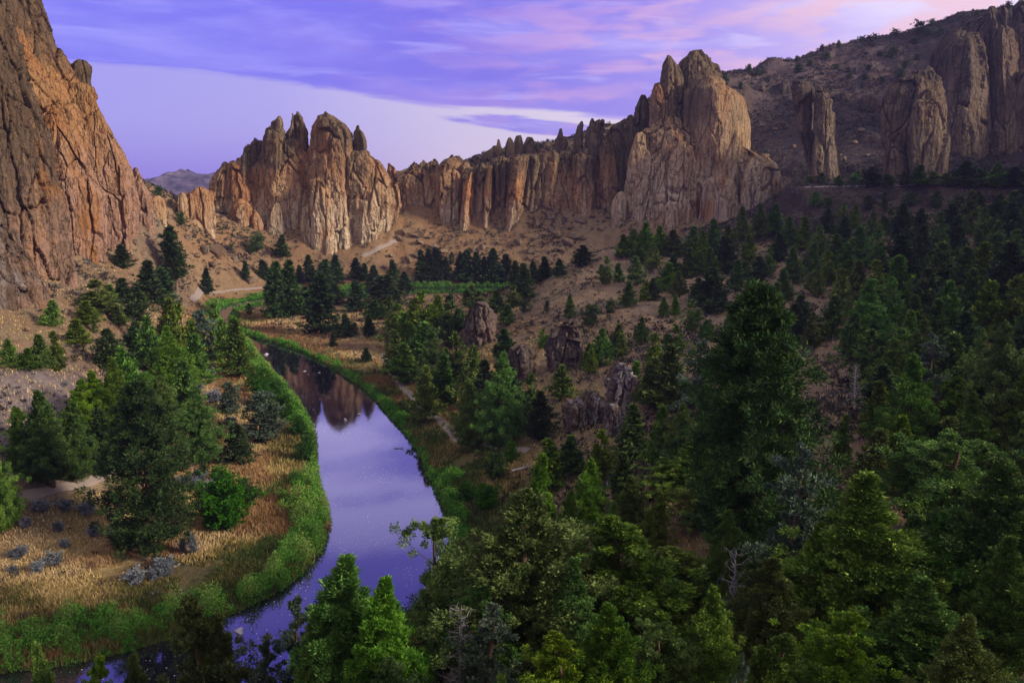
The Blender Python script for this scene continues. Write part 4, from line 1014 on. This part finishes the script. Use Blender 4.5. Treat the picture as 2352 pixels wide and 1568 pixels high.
patch('below the huge left cliff', [(255,757,852,62,'j'),(180,734,794,54,'j'),(93,770,848,52,'j'),(133,763,852,44,'j'),(218,735,765,18,'j'),(273,700,748,38,'j'),(25,780,845,40,'j'),(226,645,718,80,'j'),(200,690,745,50,'j'),(250,655,720,50,'j'),(120,690,750,40,'j'),(60,800,850,40,'j'),(285,640,700,44,'j'),(315,660,740,50,'j')])
patch('on the talus left of the massif', [(345,600,700,66,'d'),(375,615,705,56,'d'),(475,617,676,30,'d'),(282,562,615,36,'d'),(648,540,590,30,'d'),(565,600,642,20,'d')])
patch('on the talus left of the massif', [(405,522,670,54,'p')])
patch('at the cliff foot on the talus', [(200,505,545,50,'s'),(308,486,516,18,'s'),(417,490,518,26,'s'),(590,542,576,40,'s'),(575,568,582,16,'s'),(175,520,548,30,'s'),(365,430,452,20,'s'),(530,560,575,14,'s')])
patch('along the skyline of the right hill', [(1898,122,139,16,'s'),(1833,150,169,18,'s'),(2066,161,182,24,'s'),(1994,150,164,16,'s'),(2113,50,80,28,'s'),(1979,84,97,14,'s'),(2056,67,80,16,'s'),(1888,104,118,10,'s'),(2010,78,92,12,'s'),(1995,82,94,10,'s'),(2140,45,60,12,'s'),(2315,5,24,12,'s'),(1625,130,155,22,'s'),(1640,140,160,16,'s'),(1925,95,110,10,'s')])
patch('scattered on the slope of the right hill', [(2050,112,134,20,'s'),(2022,118,130,16,'s'),(2105,125,140,14,'s'),(2160,65,82,18,'s'),(2080,140,158,18,'s'),(1920,148,160,14,'s'),(1948,155,168,12,'s'),(1860,140,152,14,'s'),(1740,160,175,14,'s'),(1720,150,168,16,'s'),(1655,165,185,22,'s'),(1660,175,198,26,'s'),(1700,190,205,12,'s'),(2024,175,190,12,'s'),(1985,172,184,14,'s'),(1950,170,182,14,'s'),(1830,130,142,14,'s'),(2170,88,100,14,'s'),(2100,88,100,16,'s'),(2130,70,84,16,'s')])
patch('on the shadowed skyline by the highest tower', [(1427,258,270,12,'s'),(1456,256,270,14,'s'),(1405,272,284,8,'s')])
# sagebrush in the meadow
patch('in the meadow around the big bushy pine', [(378,1285,1325,44,'sg'),(312,1310,1340,40,'sg'),(350,1310,1335,26,'sg'),(445,1235,1270,30,'sg'),(420,1240,1268,22,'sg'),(440,1095,1125,40,'sg'),(480,1108,1130,44,'sg'),(410,1100,1125,28,'sg'),(460,1080,1105,30,'sg'),(500,1100,1122,24,'sg')])
patch('in the straw meadow at the left edge', [(45,1258,1280,40,'sg'),(125,1272,1296,38,'sg'),(88,1290,1315,28,'sg'),(95,1150,1175,36,'sg'),(150,1150,1172,34,'sg'),(200,1155,1180,34,'sg'),(135,1200,1220,26,'sg'),(215,1210,1232,26,'sg'),(150,1240,1258,24,'sg'),(30,1300,1318,24,'sg'),(60,1190,1210,24,'sg')])
patch('above the meadow on the left bank', [(450,880,905,36,'sg'),(430,900,922,34,'sg'),(490,900,925,34,'sg'),(520,915,940,30,'sg'),(640,930,950,30,'sg'),(530,960,980,28,'sg'),(480,850,870,30,'sg')])

# prototypes that were never placed go away
for k, p in PROTO.items():
    if p['used'] == 0:
        for ch in list(p.children): bpy.data.objects.remove(ch)
        bpy.data.objects.remove(p)

# ------------------------------------------------------------------ rocks
def rock_mesh(seed, sub=3):
    import bmesh
    bm = bmesh.new(); bmesh.ops.create_icosphere(bm, subdivisions=sub, radius=1)
    V = np.array([v.co[:] for v in bm.verts]); Fc = np.array([[v.index for v in f.verts] for f in bm.faces]); bm.free()
    rg = np.random.default_rng(seed)
    for _ in range(15):
        nrm = rg.normal(size=3); nrm /= np.linalg.norm(nrm); d = V @ nrm; k = rg.uniform(.32, .8)
        V = V - np.maximum(0, d - k)[:, None] * nrm
    V *= (1 + .22 * (fbm(V * 1.8 + seed, 3, seed) - .5))[:, None]
    return V, Fc
RPROTO = []
def rock_attrs(V): return {'weather': ('FLOAT', 'POINT', .35 + .1 * V[:, 2]), 'orange': ('FLOAT', 'POINT', V[:, 0] * 0), 'pale': ('FLOAT', 'POINT', V[:, 0] * 0), 'dark': ('FLOAT', 'POINT', V[:, 0] * 0 + .1)}
RM = [rock_mesh(s) for s in range(6)]
RME = []
for V, Fc in RM:
    o = mesh('boulder', V, Fc, M_BOULDER, attrs=rock_attrs(V)); RME.append(o.data); bpy.data.objects.remove(o)
def boulders(phrase, items):
    recs = []
    for px, py, wd in items:
        Yh = hit(px, py)
        if Yh is None: continue
        a, _ = ab(px, py); x = a * Yh; r = wd * Yh / F / 2
        o = bpy.data.objects.new('boulder', random.choice(RME)); COL.objects.link(o)
        o.location = (x, Yh, float(H(x, Yh)[0]) + r * .25); o.scale = (r, r * random.uniform(.7, 1), r * random.uniform(.6, .95)); o.rotation_euler = (random.uniform(-.3, .3), random.uniform(-.3, .3), random.uniform(0, 6))
        recs.append((px, wd, o))
    recs.sort(key=lambda r: r[0]); ws = sorted(r[1] for r in recs)
    for i, (px, wd, o) in enumerate(recs):
        size = 'biggest ' if wd == ws[-1] and ws.count(wd) == 1 else 'large ' if wd >= ws[len(ws) // 2] else 'small '
        where = ', leftmost of them' if i == 0 else ', rightmost of them' if i == len(recs) - 1 else ', %s from left' % ORD[i]
        tag(o, size + 'angular brown boulder ' + phrase + where, 'boulder', 'boulders ' + phrase)
boulders('on the talus below the left saddle', [(300,600,40),(330,590,30),(360,560,34),(395,560,30),(430,550,34),(455,590,26),(470,580,44),(500,585,60),(490,610,34),(420,620,26),(325,640,28),(540,600,26),(560,630,30),(575,648,44),(340,545,30),(450,530,22),(385,520,26),(420,525,24),(310,560,24),(285,590,20)])
boulders('on the talus under the ridge', [(930,535,34),(950,545,28),(915,550,24),(965,560,26),(985,548,22),(1000,570,24),(960,590,30),(1020,580,28),(940,600,28),(1060,585,24),(1085,575,30),(1110,570,24),(900,590,20),(880,615,18)])
boulders('heaped beside the highest tower foot', [(1230,520,40),(1265,530,30),(1280,545,36),(1300,560,44),(1320,545,40),(1310,525,30),(1290,575,30),(1340,550,30),(1250,560,26),(1215,580,30),(1360,500,30),(1345,480,26),(1335,510,34),(1380,530,24),(1400,500,22),(1190,560,30),(1205,545,24),(1270,505,24)])
boulders('on the dark right hill slope', [(1760,360,22),(1780,300,26),(1820,340,22),(1750,290,18),(1960,330,22),(1990,360,22),(1980,300,24),(1940,370,20),(1770,400,20),(2240,330,22),(2280,350,24)])
boulders('in the scrub of the spur slope', [(1330,770,16),(1225,735,14),(1430,780,16),(1480,800,18),(1700,770,20),(1905,830,16),(1930,880,18),(1915,900,14),(1950,990,16),(1600,800,16),(1890,760,16),(1660,720,12)])
boulders('at the foot of the huge left cliff', [(150,720,22),(175,705,18),(130,750,24),(60,760,20),(20,780,18),(200,700,16),(160,780,16),(95,850,14)])
def river_rock(px, py, wd, label, flat=.5, nm='river_rock', cat='rock'):
    x, y = on_water(px, py); r = wd * y / F / 2
    o = bpy.data.objects.new(nm, RR[len(label) % 3]); COL.objects.link(o)
    o.location = (x, y, r * flat * .15); o.scale = (r, r * .8, r * flat); o.rotation_euler = (0, 0, random.uniform(0, 6))
    tag(o, label, cat, 'rocks in the river')
RR = []
for s in (11, 12, 13):
    V, Fc = rock_mesh(s); o = mesh('river_rock', V, Fc, M_RIVERROCK); RR.append(o.data); bpy.data.objects.remove(o)
river_rock(548, 1450, 38, 'big pale boulder in the dark water at the bottom left', .8)
river_rock(612, 814, 18, 'flat pale rock in the upper river just below the bend', .6)
river_rock(767, 836, 9, 'small pale rock near the right bank upstream')
river_rock(744, 833, 6, 'tiny pale rock beside the right bank, left of the small one')
river_rock(699, 853, 12, 'low pale rock in mid river upstream')
river_rock(733, 856, 8, 'low pale rock right of the mid river rock')
river_rock(708, 860, 5, 'tiny rock just below the mid river rock')
river_rock(795, 966, 14, 'pointed pale rock at the end of the cliff reflection', .9)
river_rock(824, 951, 16, 'flat awash rock right of the pointed one', .35)
river_rock(840, 962, 9, 'dark flat rock behind the awash one', .3)
V, Fq = [], []
tube(V, Fq, [(-1.6, 0, .25), (-.5, .1, .05), (.6, .1, .08), (1.5, -.1, .5)], [.07, .14, .12, .05], 6); tube(V, Fq, [(.4, .1, .08), (1.0, .5, .3)], [.08, .03], 5)
o = mesh('driftwood', np.concatenate(V), np.concatenate(Fq), M_DEAD); x, y = on_water(917, 1030); o.location = (x, y, 0); tag(o, 'curved pale driftwood snag floating on the shining water', 'driftwood')
for px, py, sc, lab in ((45, 1100, 1.0, 'grey fallen log on the ground beside the left trail'), (1210, 1078, 1.4, 'grey fallen dead branches by the right bank trail')):
    Yh = hit(px, py)
    if Yh:
        V, Fq = [], []
        tube(V, Fq, [(-3, 0, .3), (0, .2, .35), (3, 0, .4)], [.22, .2, .08], 7)
        for k in range(7): tube(V, Fq, [(-1 + k * .6, .1, .35), (-1 + k * .6 + .6, random.uniform(-1, 1), 1.0)], [.06, .02], 4)
        o = mesh('fallen_log', np.concatenate(V), np.concatenate(Fq), M_DEAD); a, _ = ab(px, py); o.location = (a * Yh, Yh, float(H(a * Yh, Yh)[0])); o.scale = (sc,) * 3; o.rotation_euler = (0, 0, .5); tag(o, lab, 'log')

# ------------------------------------------------------------------ uncountable cover: grass, reeds, scrub, scree
def sample(n, y0, y1, amax=.78):
    a = RNG.uniform(-amax, amax, n); yy = np.exp(RNG.uniform(math.log(y0), math.log(y1), n))
    return a * yy, yy
TP = np.concatenate(TRAILS)
def near_trail(x, y, d):
    r = np.zeros(len(x), bool)
    for T_ in TRAILS: r |= seg_dist(x, y, T_[::3] if len(T_) > 6 else T_) < d
    return r
def tufts(x, y, z, hgt, wid, nb, spread):
    n = len(x); N = n * nb
    bx = np.repeat(x, nb) + RNG.normal(size=N) * np.repeat(spread, nb); by = np.repeat(y, nb) + RNG.normal(size=N) * np.repeat(spread, nb)
    bz = np.repeat(z, nb); hh = np.repeat(hgt, nb) * RNG.uniform(.5, 1.2, N); ww = np.repeat(wid, nb)
    an = RNG.uniform(0, 6.28, N); lx = RNG.normal(size=N) * hh * .35; ly = RNG.normal(size=N) * hh * .35
    A = np.stack([bx - np.cos(an) * ww, by - np.sin(an) * ww, bz - .05], 1); B = np.stack([bx + np.cos(an) * ww, by + np.sin(an) * ww, bz - .05], 1)
    T_ = np.stack([bx + lx, by + ly, bz + hh], 1)
    return np.stack([A, B, T_], 1).reshape(-1, 3), np.arange(3 * N).reshape(-1, 3)
def pal(cols, f, jit):
    cols = np.array(cols); i = np.clip(f, 0, .999) * (len(cols) - 1); k = i.astype(int); u = (i - k)[:, None]
    return np.clip((cols[k] * (1 - u) + cols[np.minimum(k + 1, len(cols) - 1)] * u) * (1 + RNG.normal(size=(len(f), 1)) * jit), .004, 1)

x, y = sample(330000, 85, 470)
rd = seg_dist(x, y, POLY, True); ok = ~inside(x, y, POLY)
z = H(x, y); ok &= (z < 60) & ~near_trail(x, y, 1.7)
n1 = fbm(xy3(x, y, 14), 4, 61); n2 = fbm(xy3(x, y, 45), 3, 63)
mead = sstep(20, 10, z) * sstep(15, -15, x)
keep = ok & (RNG.random(len(x)) < .18 + .82 * np.maximum(mead, sstep(9, 4, z))) & (n1 > .26)
x, y, z, rd, n1, n2, mead = [q[keep] for q in (x, y, z, rd, n1, n2, mead)]
h = (.35 + .55 * n1) * (1 + .9 * sstep(30, 6, rd) * mead); wid = .05 + y * .00035
nb = 3
V, Fc = tufts(x, y, z, h, wid, nb, np.full(len(x), .35))
g_ = sstep(26, 8, rd + (n1 - .5) * 30) * .6 + sstep(.50, .40, n2) * .4
g_ = g_ + .35 * sstep(.52, .64, fbm(xy3(x, y, 7), 3, 67))
f = np.repeat(np.clip(1 - g_ - RNG.normal(size=len(x)) * .1, 0, 1), nb)
bc = pal([(.05, .085, .02), (.13, .115, .035), (.46, .34, .135), (.50, .37, .20)], f, .25)
red = np.repeat(mead * sstep(.52, .60, fbm(xy3(x, y, 18), 3, 71)) * sstep(60, 25, rd), nb)[:, None]
bc = bc * (1 - red * .7) + np.array([[.27, .135, .07]]) * red * .7
o = mesh('dry_grass', V, Fc, M_BLADE, attrs={'blade': ('FLOAT_COLOR', 'FACE', np.concatenate([bc, np.ones((len(bc), 1))], 1))}); tag(o, 'tan and green tufts of dry grass on both river banks', 'grass', kind='stuff')

def reeds(bank, sgn):
    xs, ys, hs = [], [], []
    for p, q in zip(bank[:-1], bank[1:]):
        L = np.hypot(*(q - p)); 
        if L < .01: continue
        nrm = np.array([-(q - p)[1], (q - p)[0]]) / L * sgn
        mid = (p + q) / 2
        if mid[1] > 700 or abs(mid[0]) > 330: continue
        wdt = 1.6 + 11. * vnoise(np.array([[mid[0] / 11, mid[1] / 11, 0]]), 81)[0] ** 1.4 + (3.5 if (mid[1] < 190 and mid[0] < -8) else 0)
        if bank is INN_W: wdt *= .5
        n = int(L * wdt * (9 if mid[1] < 260 else 4))
        t_ = RNG.random(n); s_ = RNG.random(n) ** .9
        pts = p + (q - p) * t_[:, None] + nrm * (s_ * wdt - .5)[:, None]
        xs.append(pts[:, 0]); ys.append(pts[:, 1]); hs.append((.4 + (2.1 if mid[1] < 190 else 1.3) * np.sin(np.pi * np.clip(s_ * .8 + .15, 0, 1))))
    return np.concatenate(xs), np.concatenate(ys), np.concatenate(hs)
Vs, Fs, Cs = [], [], []; base = 0
for bank in (OUT_W, INN_W):
    best = None
    for sgn in (1, -1):
        x, y, hh = reeds(bank, sgn); ins_ = inside(x, y, POLY).mean()
        if best is None or ins_ < best[0]: best = (ins_, x, y, hh)
    _, x, y, hh = best
    if bank is INN_W: hh = hh * .75
    lum = fbm(xy3(x, y, 2.6), 3, 91); k = (lum > .36); x, y, hh, lum = x[k], y[k], hh[k], lum[k]
    hh = hh * (.1 + 2.2 * (lum - .3).clip(0, 1) * 1.6) * RNG.uniform(.35, 1.35, len(hh))
    z = np.maximum(H(x, y), -.2)
    n = len(x); per = 14; N = n * per
    px_ = np.repeat(x, per) + RNG.normal(size=N) * .3; py_ = np.repeat(y, per) + RNG.normal(size=N) * .3; pz_ = np.repeat(z, per) + np.repeat(hh, per) * RNG.random(N) ** .6
    sz = (.085 + .0006 * py_) * RNG.uniform(.6, 1.4, N)
    u = RNG.normal(size=(N, 3)) + np.array([0, 0, .5]); u /= np.linalg.norm(u, axis=1)[:, None]
    s_ = np.cross(u, RNG.normal(size=(N, 3))); s_ /= np.linalg.norm(s_, axis=1)[:, None]
    c0 = np.stack([px_, py_, pz_], 1)
    V = np.stack([c0 - s_ * sz[:, None] * .5, c0 + s_ * sz[:, None] * .5, c0 + u * sz[:, None] * 1.9], 1).reshape(-1, 3)
    Vs.append(V); Fs.append(base + np.arange(3 * N).reshape(-1, 3)); base += 3 * N
    Cs.append(pal([(.022, .080, .010), (.055, .19, .018), (.105, .26, .035), (.19, .24, .06)], np.repeat(np.clip(lum * 1.5 - (.45 if bank is INN_W else .25), 0, 1), per) + RNG.normal(size=N) * .1, .2))
bc = np.concatenate(Cs)
o = mesh('riverside_reeds', np.concatenate(Vs), np.concatenate(Fs), M_BLADE, attrs={'blade': ('FLOAT_COLOR', 'FACE', np.concatenate([bc, np.ones((len(bc), 1))], 1))}); tag(o, 'bright green reeds and weeds lining both river banks', 'reeds', kind='stuff')

# low scrub
x, y = sample(60000, 110, 860, .75)
xf, yf = RNG.uniform(-330, 700, 90000), RNG.uniform(440, 940, 90000); x = np.concatenate([x, xf]); y = np.concatenate([y, yf])
z = H(x, y); rd = seg_dist(x, y, POLY, True); ok = ~inside(x, y, POLY) & (rd > 9) & ~near_trail(x, y, 2.5)
n1 = fbm(xy3(x, y, 30), 4, 101); ok &= RNG.random(len(x)) < sstep(.30, .62, n1) * (.25 + .75 * sstep(8, 18, z)) * (1 - .85 * sstep(22, 12, z) * sstep(340, 290, y) * sstep(15, -15, x))
x, y, z = x[ok], y[ok], z[ok]; n = len(x)
r = (.45 + .75 * RNG.random(n) ** 1.6) * (.62 + y * .0012)
rg = np.random.default_rng(9)
V, Fc, tint = leaves(np.stack([x, y, z + r * .45], 1), r, 14, np.repeat(r * .75, 14), np.repeat(r * .30, 14), rg, np.repeat([[0, 0, 1.]], n, 0), up=.5, flat=.65)
grey = np.repeat(fbm(xy3(x, y, 20), 3, 111) + RNG.normal(size=n) * .06, 14)
bc = pal([(.030, .028, .030), (.06, .052, .046), (.10, .098, .10), (.040, .046, .022)], np.clip((grey - .25) * 2, 0, 1), .15) * (.45 + .8 * tint[:, None])
o = mesh('scrub', V, Fc, M_BLADE, attrs={'blade': ('FLOAT_COLOR', 'FACE', np.concatenate([bc, np.ones((len(bc), 1))], 1))}); tag(o, 'low dark and grey scrub speckled over every dry slope', 'scrub', kind='stuff')

# scree
x, y = sample(26000, 150, 860, .75)
xf, yf = RNG.uniform(-300, 640, 50000), RNG.uniform(440, 880, 50000); x = np.concatenate([x, xf]); y = np.concatenate([y, yf])
z = H(x, y); rd = seg_dist(x, y, POLY, True); ok = ~inside(x, y, POLY) & (z > 14)
n1 = fbm(xy3(x, y, 22), 4, 121); ok &= RNG.random(len(x)) < sstep(.46, .60, n1) * sstep(250, 420, y) + .10
x, y, z = x[ok], y[ok], z[ok]; n = len(x)
V0, F0 = rock_mesh(33, 1)
r = (.2 + 1.1 * RNG.random(n) ** 3) * (.4 + y * .0011)
an = RNG.uniform(0, 6.28, n); ca, sa = np.cos(an)[:, None], np.sin(an)[:, None]
sq = RNG.uniform(.5, 1, (n, 1))
VV = np.stack([(V0[None, :, 0] * ca - V0[None, :, 1] * sa) * r[:, None] + x[:, None], (V0[None, :, 0] * sa + V0[None, :, 1] * ca) * r[:, None] * sq + y[:, None], V0[None, :, 2] * r[:, None] * sq + (z + r * .15)[:, None]], -1).reshape(-1, 3)
FF = (F0[None] + (np.arange(n) * len(V0))[:, None, None]).reshape(-1, 3)
o = mesh('scree', VV, FF, M_BOULDER, attrs={'weather': ('FLOAT', 'POINT', np.full(len(VV), .4)), 'orange': ('FLOAT', 'POINT', np.zeros(len(VV))), 'pale': ('FLOAT', 'POINT', np.zeros(len(VV))), 'dark': ('FLOAT', 'POINT', np.full(len(VV), .12))}); tag(o, 'loose broken scree strewn over the slopes', 'scree', kind='stuff')

# ------------------------------------------------------------------ sky
W = bpy.data.worlds.new('World'); S.world = W; W.use_nodes = True
nt = NT(W.node_tree)
SUN_EL, SUN_AZ = math.radians(22), math.radians(108)       # azimuth from straight ahead, clockwise
gen = nt.n('ShaderNodeTexCoord').outputs['Generated']
sep = nt.n('ShaderNodeSeparateXYZ', ins={0: gen})
dx, dy, dz = sep.outputs
az = nt.m('ARCTAN2', dx, dy)
el = nt.m('ARCSINE', dz)
def deg(v): return v * math.pi / 180
azf = nt.rng; 
azn = nt.m('ADD', nt.m('DIVIDE', az, deg(80)), .5, clamp=True)      # -40..40 degrees -> 0..1
eln = nt.m('DIVIDE', el, deg(20))
# clear sky near the horizon
clear = nt.ramp(azn, [(.08, lin(146, 138, 232)), (.30, lin(166, 156, 230)), (.46, lin(206, 194, 224)), (.62, lin(228, 212, 230)), (.9, lin(236, 222, 246))])
low = nt.ramp(azn, [(.08, lin(130, 118, 222)), (.28, lin(140, 126, 222)), (.45, lin(204, 188, 220)), (.62, lin(226, 210, 226)), (.9, lin(236, 216, 240))])
clear = nt.mix(nt.rng(el, deg(.2), deg(4.5)), low, clear)
cv = nt.n('ShaderNodeCombineXYZ', ins={0: nt.m('MULTIPLY', az, 3.0), 1: nt.m('MULTIPLY', el, 17.), 2: 0.}).outputs[0]
cv2 = nt.n('ShaderNodeCombineXYZ', ins={0: nt.m('MULTIPLY', az, 7.0), 1: nt.m('MULTIPLY', nt.m('SUBTRACT', el, nt.m('MULTIPLY', az, -.04)), 60.), 2: 3.}).outputs[0]
cv3 = nt.n('ShaderNodeCombineXYZ', ins={0: nt.m('MULTIPLY', az, 9.0), 1: nt.m('MULTIPLY', el, 34.), 2: 8.}).outputs[0]
nA = nt.noise(cv, 1.0, 5, .55, .3); nB = nt.noise(cv2, 1.0, 5, .55, .5); nC = nt.noise(cv3, 1., 5, .5, .2)
def px_sky(px, py):
    a, b = ab(px, py); return math.atan(a), math.atan(b / math.sqrt(1 + a * a))
edge = [px_sky(*p) for p in ((-200, 128), (150, 138), (450, 164), (650, 190), (850, 222), (1050, 246), (1300, 258), (1450, 276), (1700, 320))]
fc = nt.n('ShaderNodeFloatCurve', ins={1: azn}); cur = fc.mapping.curves[0]
fc.mapping.use_clip = False
while len(cur.points) < len(edge): cur.points.new(.5, .5)
for p, (a_, e_) in zip(cur.points, edge): p.location = (a_ / deg(80) + .5, max(0., e_ / deg(20))); p.handle_type = 'VECTOR'
fc.mapping.update()
rel = nt.m('SUBTRACT', eln, fc.outputs[0])                         # above the cloud's lower rim
rel = nt.m('ADD', rel, nt.m('ADD', nt.m('MULTIPLY', nt.m('SUBTRACT', nA, .5), .05), nt.m('MULTIPLY', nt.m('SUBTRACT', nB, .5), .06)))
cm = nt.rng(rel, -.008, .012)
ca_, ce_ = px_sky(1225, 290)                                        # the small lens cloud under the rim
lens = nt.m('ADD', nt.m('POWER', nt.m('ABSOLUTE', nt.m('DIVIDE', nt.m('SUBTRACT', az, ca_), deg(6.6))), 2.), nt.m('POWER', nt.m('ABSOLUTE', nt.m('DIVIDE', nt.m('SUBTRACT', nt.m('ADD', el, nt.m('MULTIPLY', nt.m('SUBTRACT', az, ca_), .09)), ce_), deg(.60))), 2.))
lm = nt.m('MULTIPLY', nt.rng(nt.m('ADD', lens, nt.m('MULTIPLY', nt.m('SUBTRACT', nB, .5), 1.8)), 1.05, .55), .95)
cm = nt.m('MAXIMUM', cm, lm)
cloud = nt.ramp(azn, [(.05, lin(112, 104, 236)), (.30, lin(112, 102, 232)), (.48, lin(116, 102, 224)), (.62, lin(150, 132, 230)), (.74, lin(190, 170, 236)), (.92, lin(220, 200, 242))])
lite = nt.ramp(azn, [(.05, lin(156, 152, 248)), (.35, lin(160, 152, 246)), (.60, lin(196, 180, 246)), (.75, lin(224, 212, 250)), (.95, lin(240, 228, 252))])
hi_ = nt.rng(eln, .28, .62)
cloud = nt.mix(nt.m('MULTIPLY', nt.rng(nA, .45, .68), nt.m('ADD', .35, nt.m('MULTIPLY', hi_, .6))), cloud, lite)
cloud = nt.mix(nt.m('MULTIPLY', nt.rng(nB, .54, .70), .55), cloud, lite)
pinkm = nt.m('MULTIPLY', nt.rng(nC, .43, .58), nt.ramp(azn, [(.25, 0.), (.46, .25), (.60, .75), (.95, .9)]))
cloud = nt.mix(nt.m('MULTIPLY', pinkm, nt.rng(nA, .35, .55, .3, 1.)), cloud, nt.ramp(azn, [(.3, lin(168, 128, 222)), (.55, lin(206, 156, 214)), (.72, lin(232, 186, 210)), (.95, lin(240, 200, 214))]))
skyc = nt.mix(cm, clear, cloud)
# above and behind the frame: open lavender dawn
skyc = nt.mix(nt.rng(el, deg(12.5), deg(15.5)), skyc, nt.mix(nt.rng(nA, .38, .60), lin(158, 146, 248), tuple(1.35 * q for q in lin(212, 202, 255))))
skyc = nt.mix(nt.rng(el, deg(18), deg(31)), skyc, nt.mix(nt.rng(dy, .35, -.4), lin(104, 92, 206), (.74, .62, .54)))
skyc = nt.mix(nt.rng(el, deg(36), deg(55)), skyc, (.62, .59, .54))
skyc = nt.mix(nt.rng(el, deg(-1), deg(-4)), skyc, (.10, .09, .10))
sky = nt.n('ShaderNodeTexSky', sky_type='NISHITA', sun_disc=False, sun_elevation=math.radians(6), sun_rotation=SUN_AZ)
total = nt.mix(1., skyc, nt.mix(1., sky.outputs[0], (.02, .02, .02), 'MULTIPLY'), 'ADD')
bg = nt.n('ShaderNodeBackground', ins={0: total, 1: 1.0})
o = nt.n('ShaderNodeOutputWorld'); nt.t.links.new(bg.outputs[0], o.inputs[0])

sl = bpy.data.lights.new('sun', 'SUN'); sl.energy = 5.0; sl.angle = math.radians(10); sl.color = (1.0, .85, .68)
so = bpy.data.objects.new('sun', sl); COL.objects.link(so)
sd = Vector((math.sin(SUN_AZ) * math.cos(SUN_EL), math.cos(SUN_AZ) * math.cos(SUN_EL), math.sin(SUN_EL)))
so.rotation_euler = sd.to_track_quat('Z', 'Y').to_euler()

# ------------------------------------------------------------------ dawn haze that helps turn the far hills blue
HV = [(sx * 6000, y_, z_) for z_ in (-4, 420) for (sx, y_) in ((-1, -300), (1, -300), (1, 4600), (-1, 4600))]
HF = np.array([[0, 3, 2, 1], [4, 5, 6, 7], [0, 1, 5, 4], [1, 2, 6, 5], [2, 3, 7, 6], [3, 0, 4, 7]])
mh = bpy.data.materials.new('haze_air'); mh.use_nodes = True; hn = NT(mh.node_tree)
pv = hn.n('ShaderNodeVolumePrincipled', ins={'Color': (.50, .50, 1., 1), 'Density': .00006, 'Anisotropy': .2})
ho = hn.n('ShaderNodeOutputMaterial'); hn.t.links.new(pv.outputs[0], ho.inputs['Volume'])
hz = mesh('haze', HV, HF, mh); tag(hz, kind='stuff')
S.cycles.volume_bounces = 0

# ------------------------------------------------------------------ camera
cd = bpy.data.cameras.new('camera'); cd.lens = 28; cd.sensor_width = 36; cd.clip_end = 30000; cd.clip_start = .5
co = bpy.data.objects.new('camera', cd); COL.objects.link(co); co.location = (0, 0, CAMZ); co.rotation_euler = (math.pi / 2 - PITCH, 0, 0)
S.camera = co
S.view_settings.view_transform = 'Standard'; S.view_settings.look = 'None'; S.view_settings.exposure = .12; S.view_settings.gamma = 1
S.cycles.use_denoising = True
S.cycles.max_bounces = 5; S.cycles.diffuse_bounces = 2; S.cycles.glossy_bounces = 3
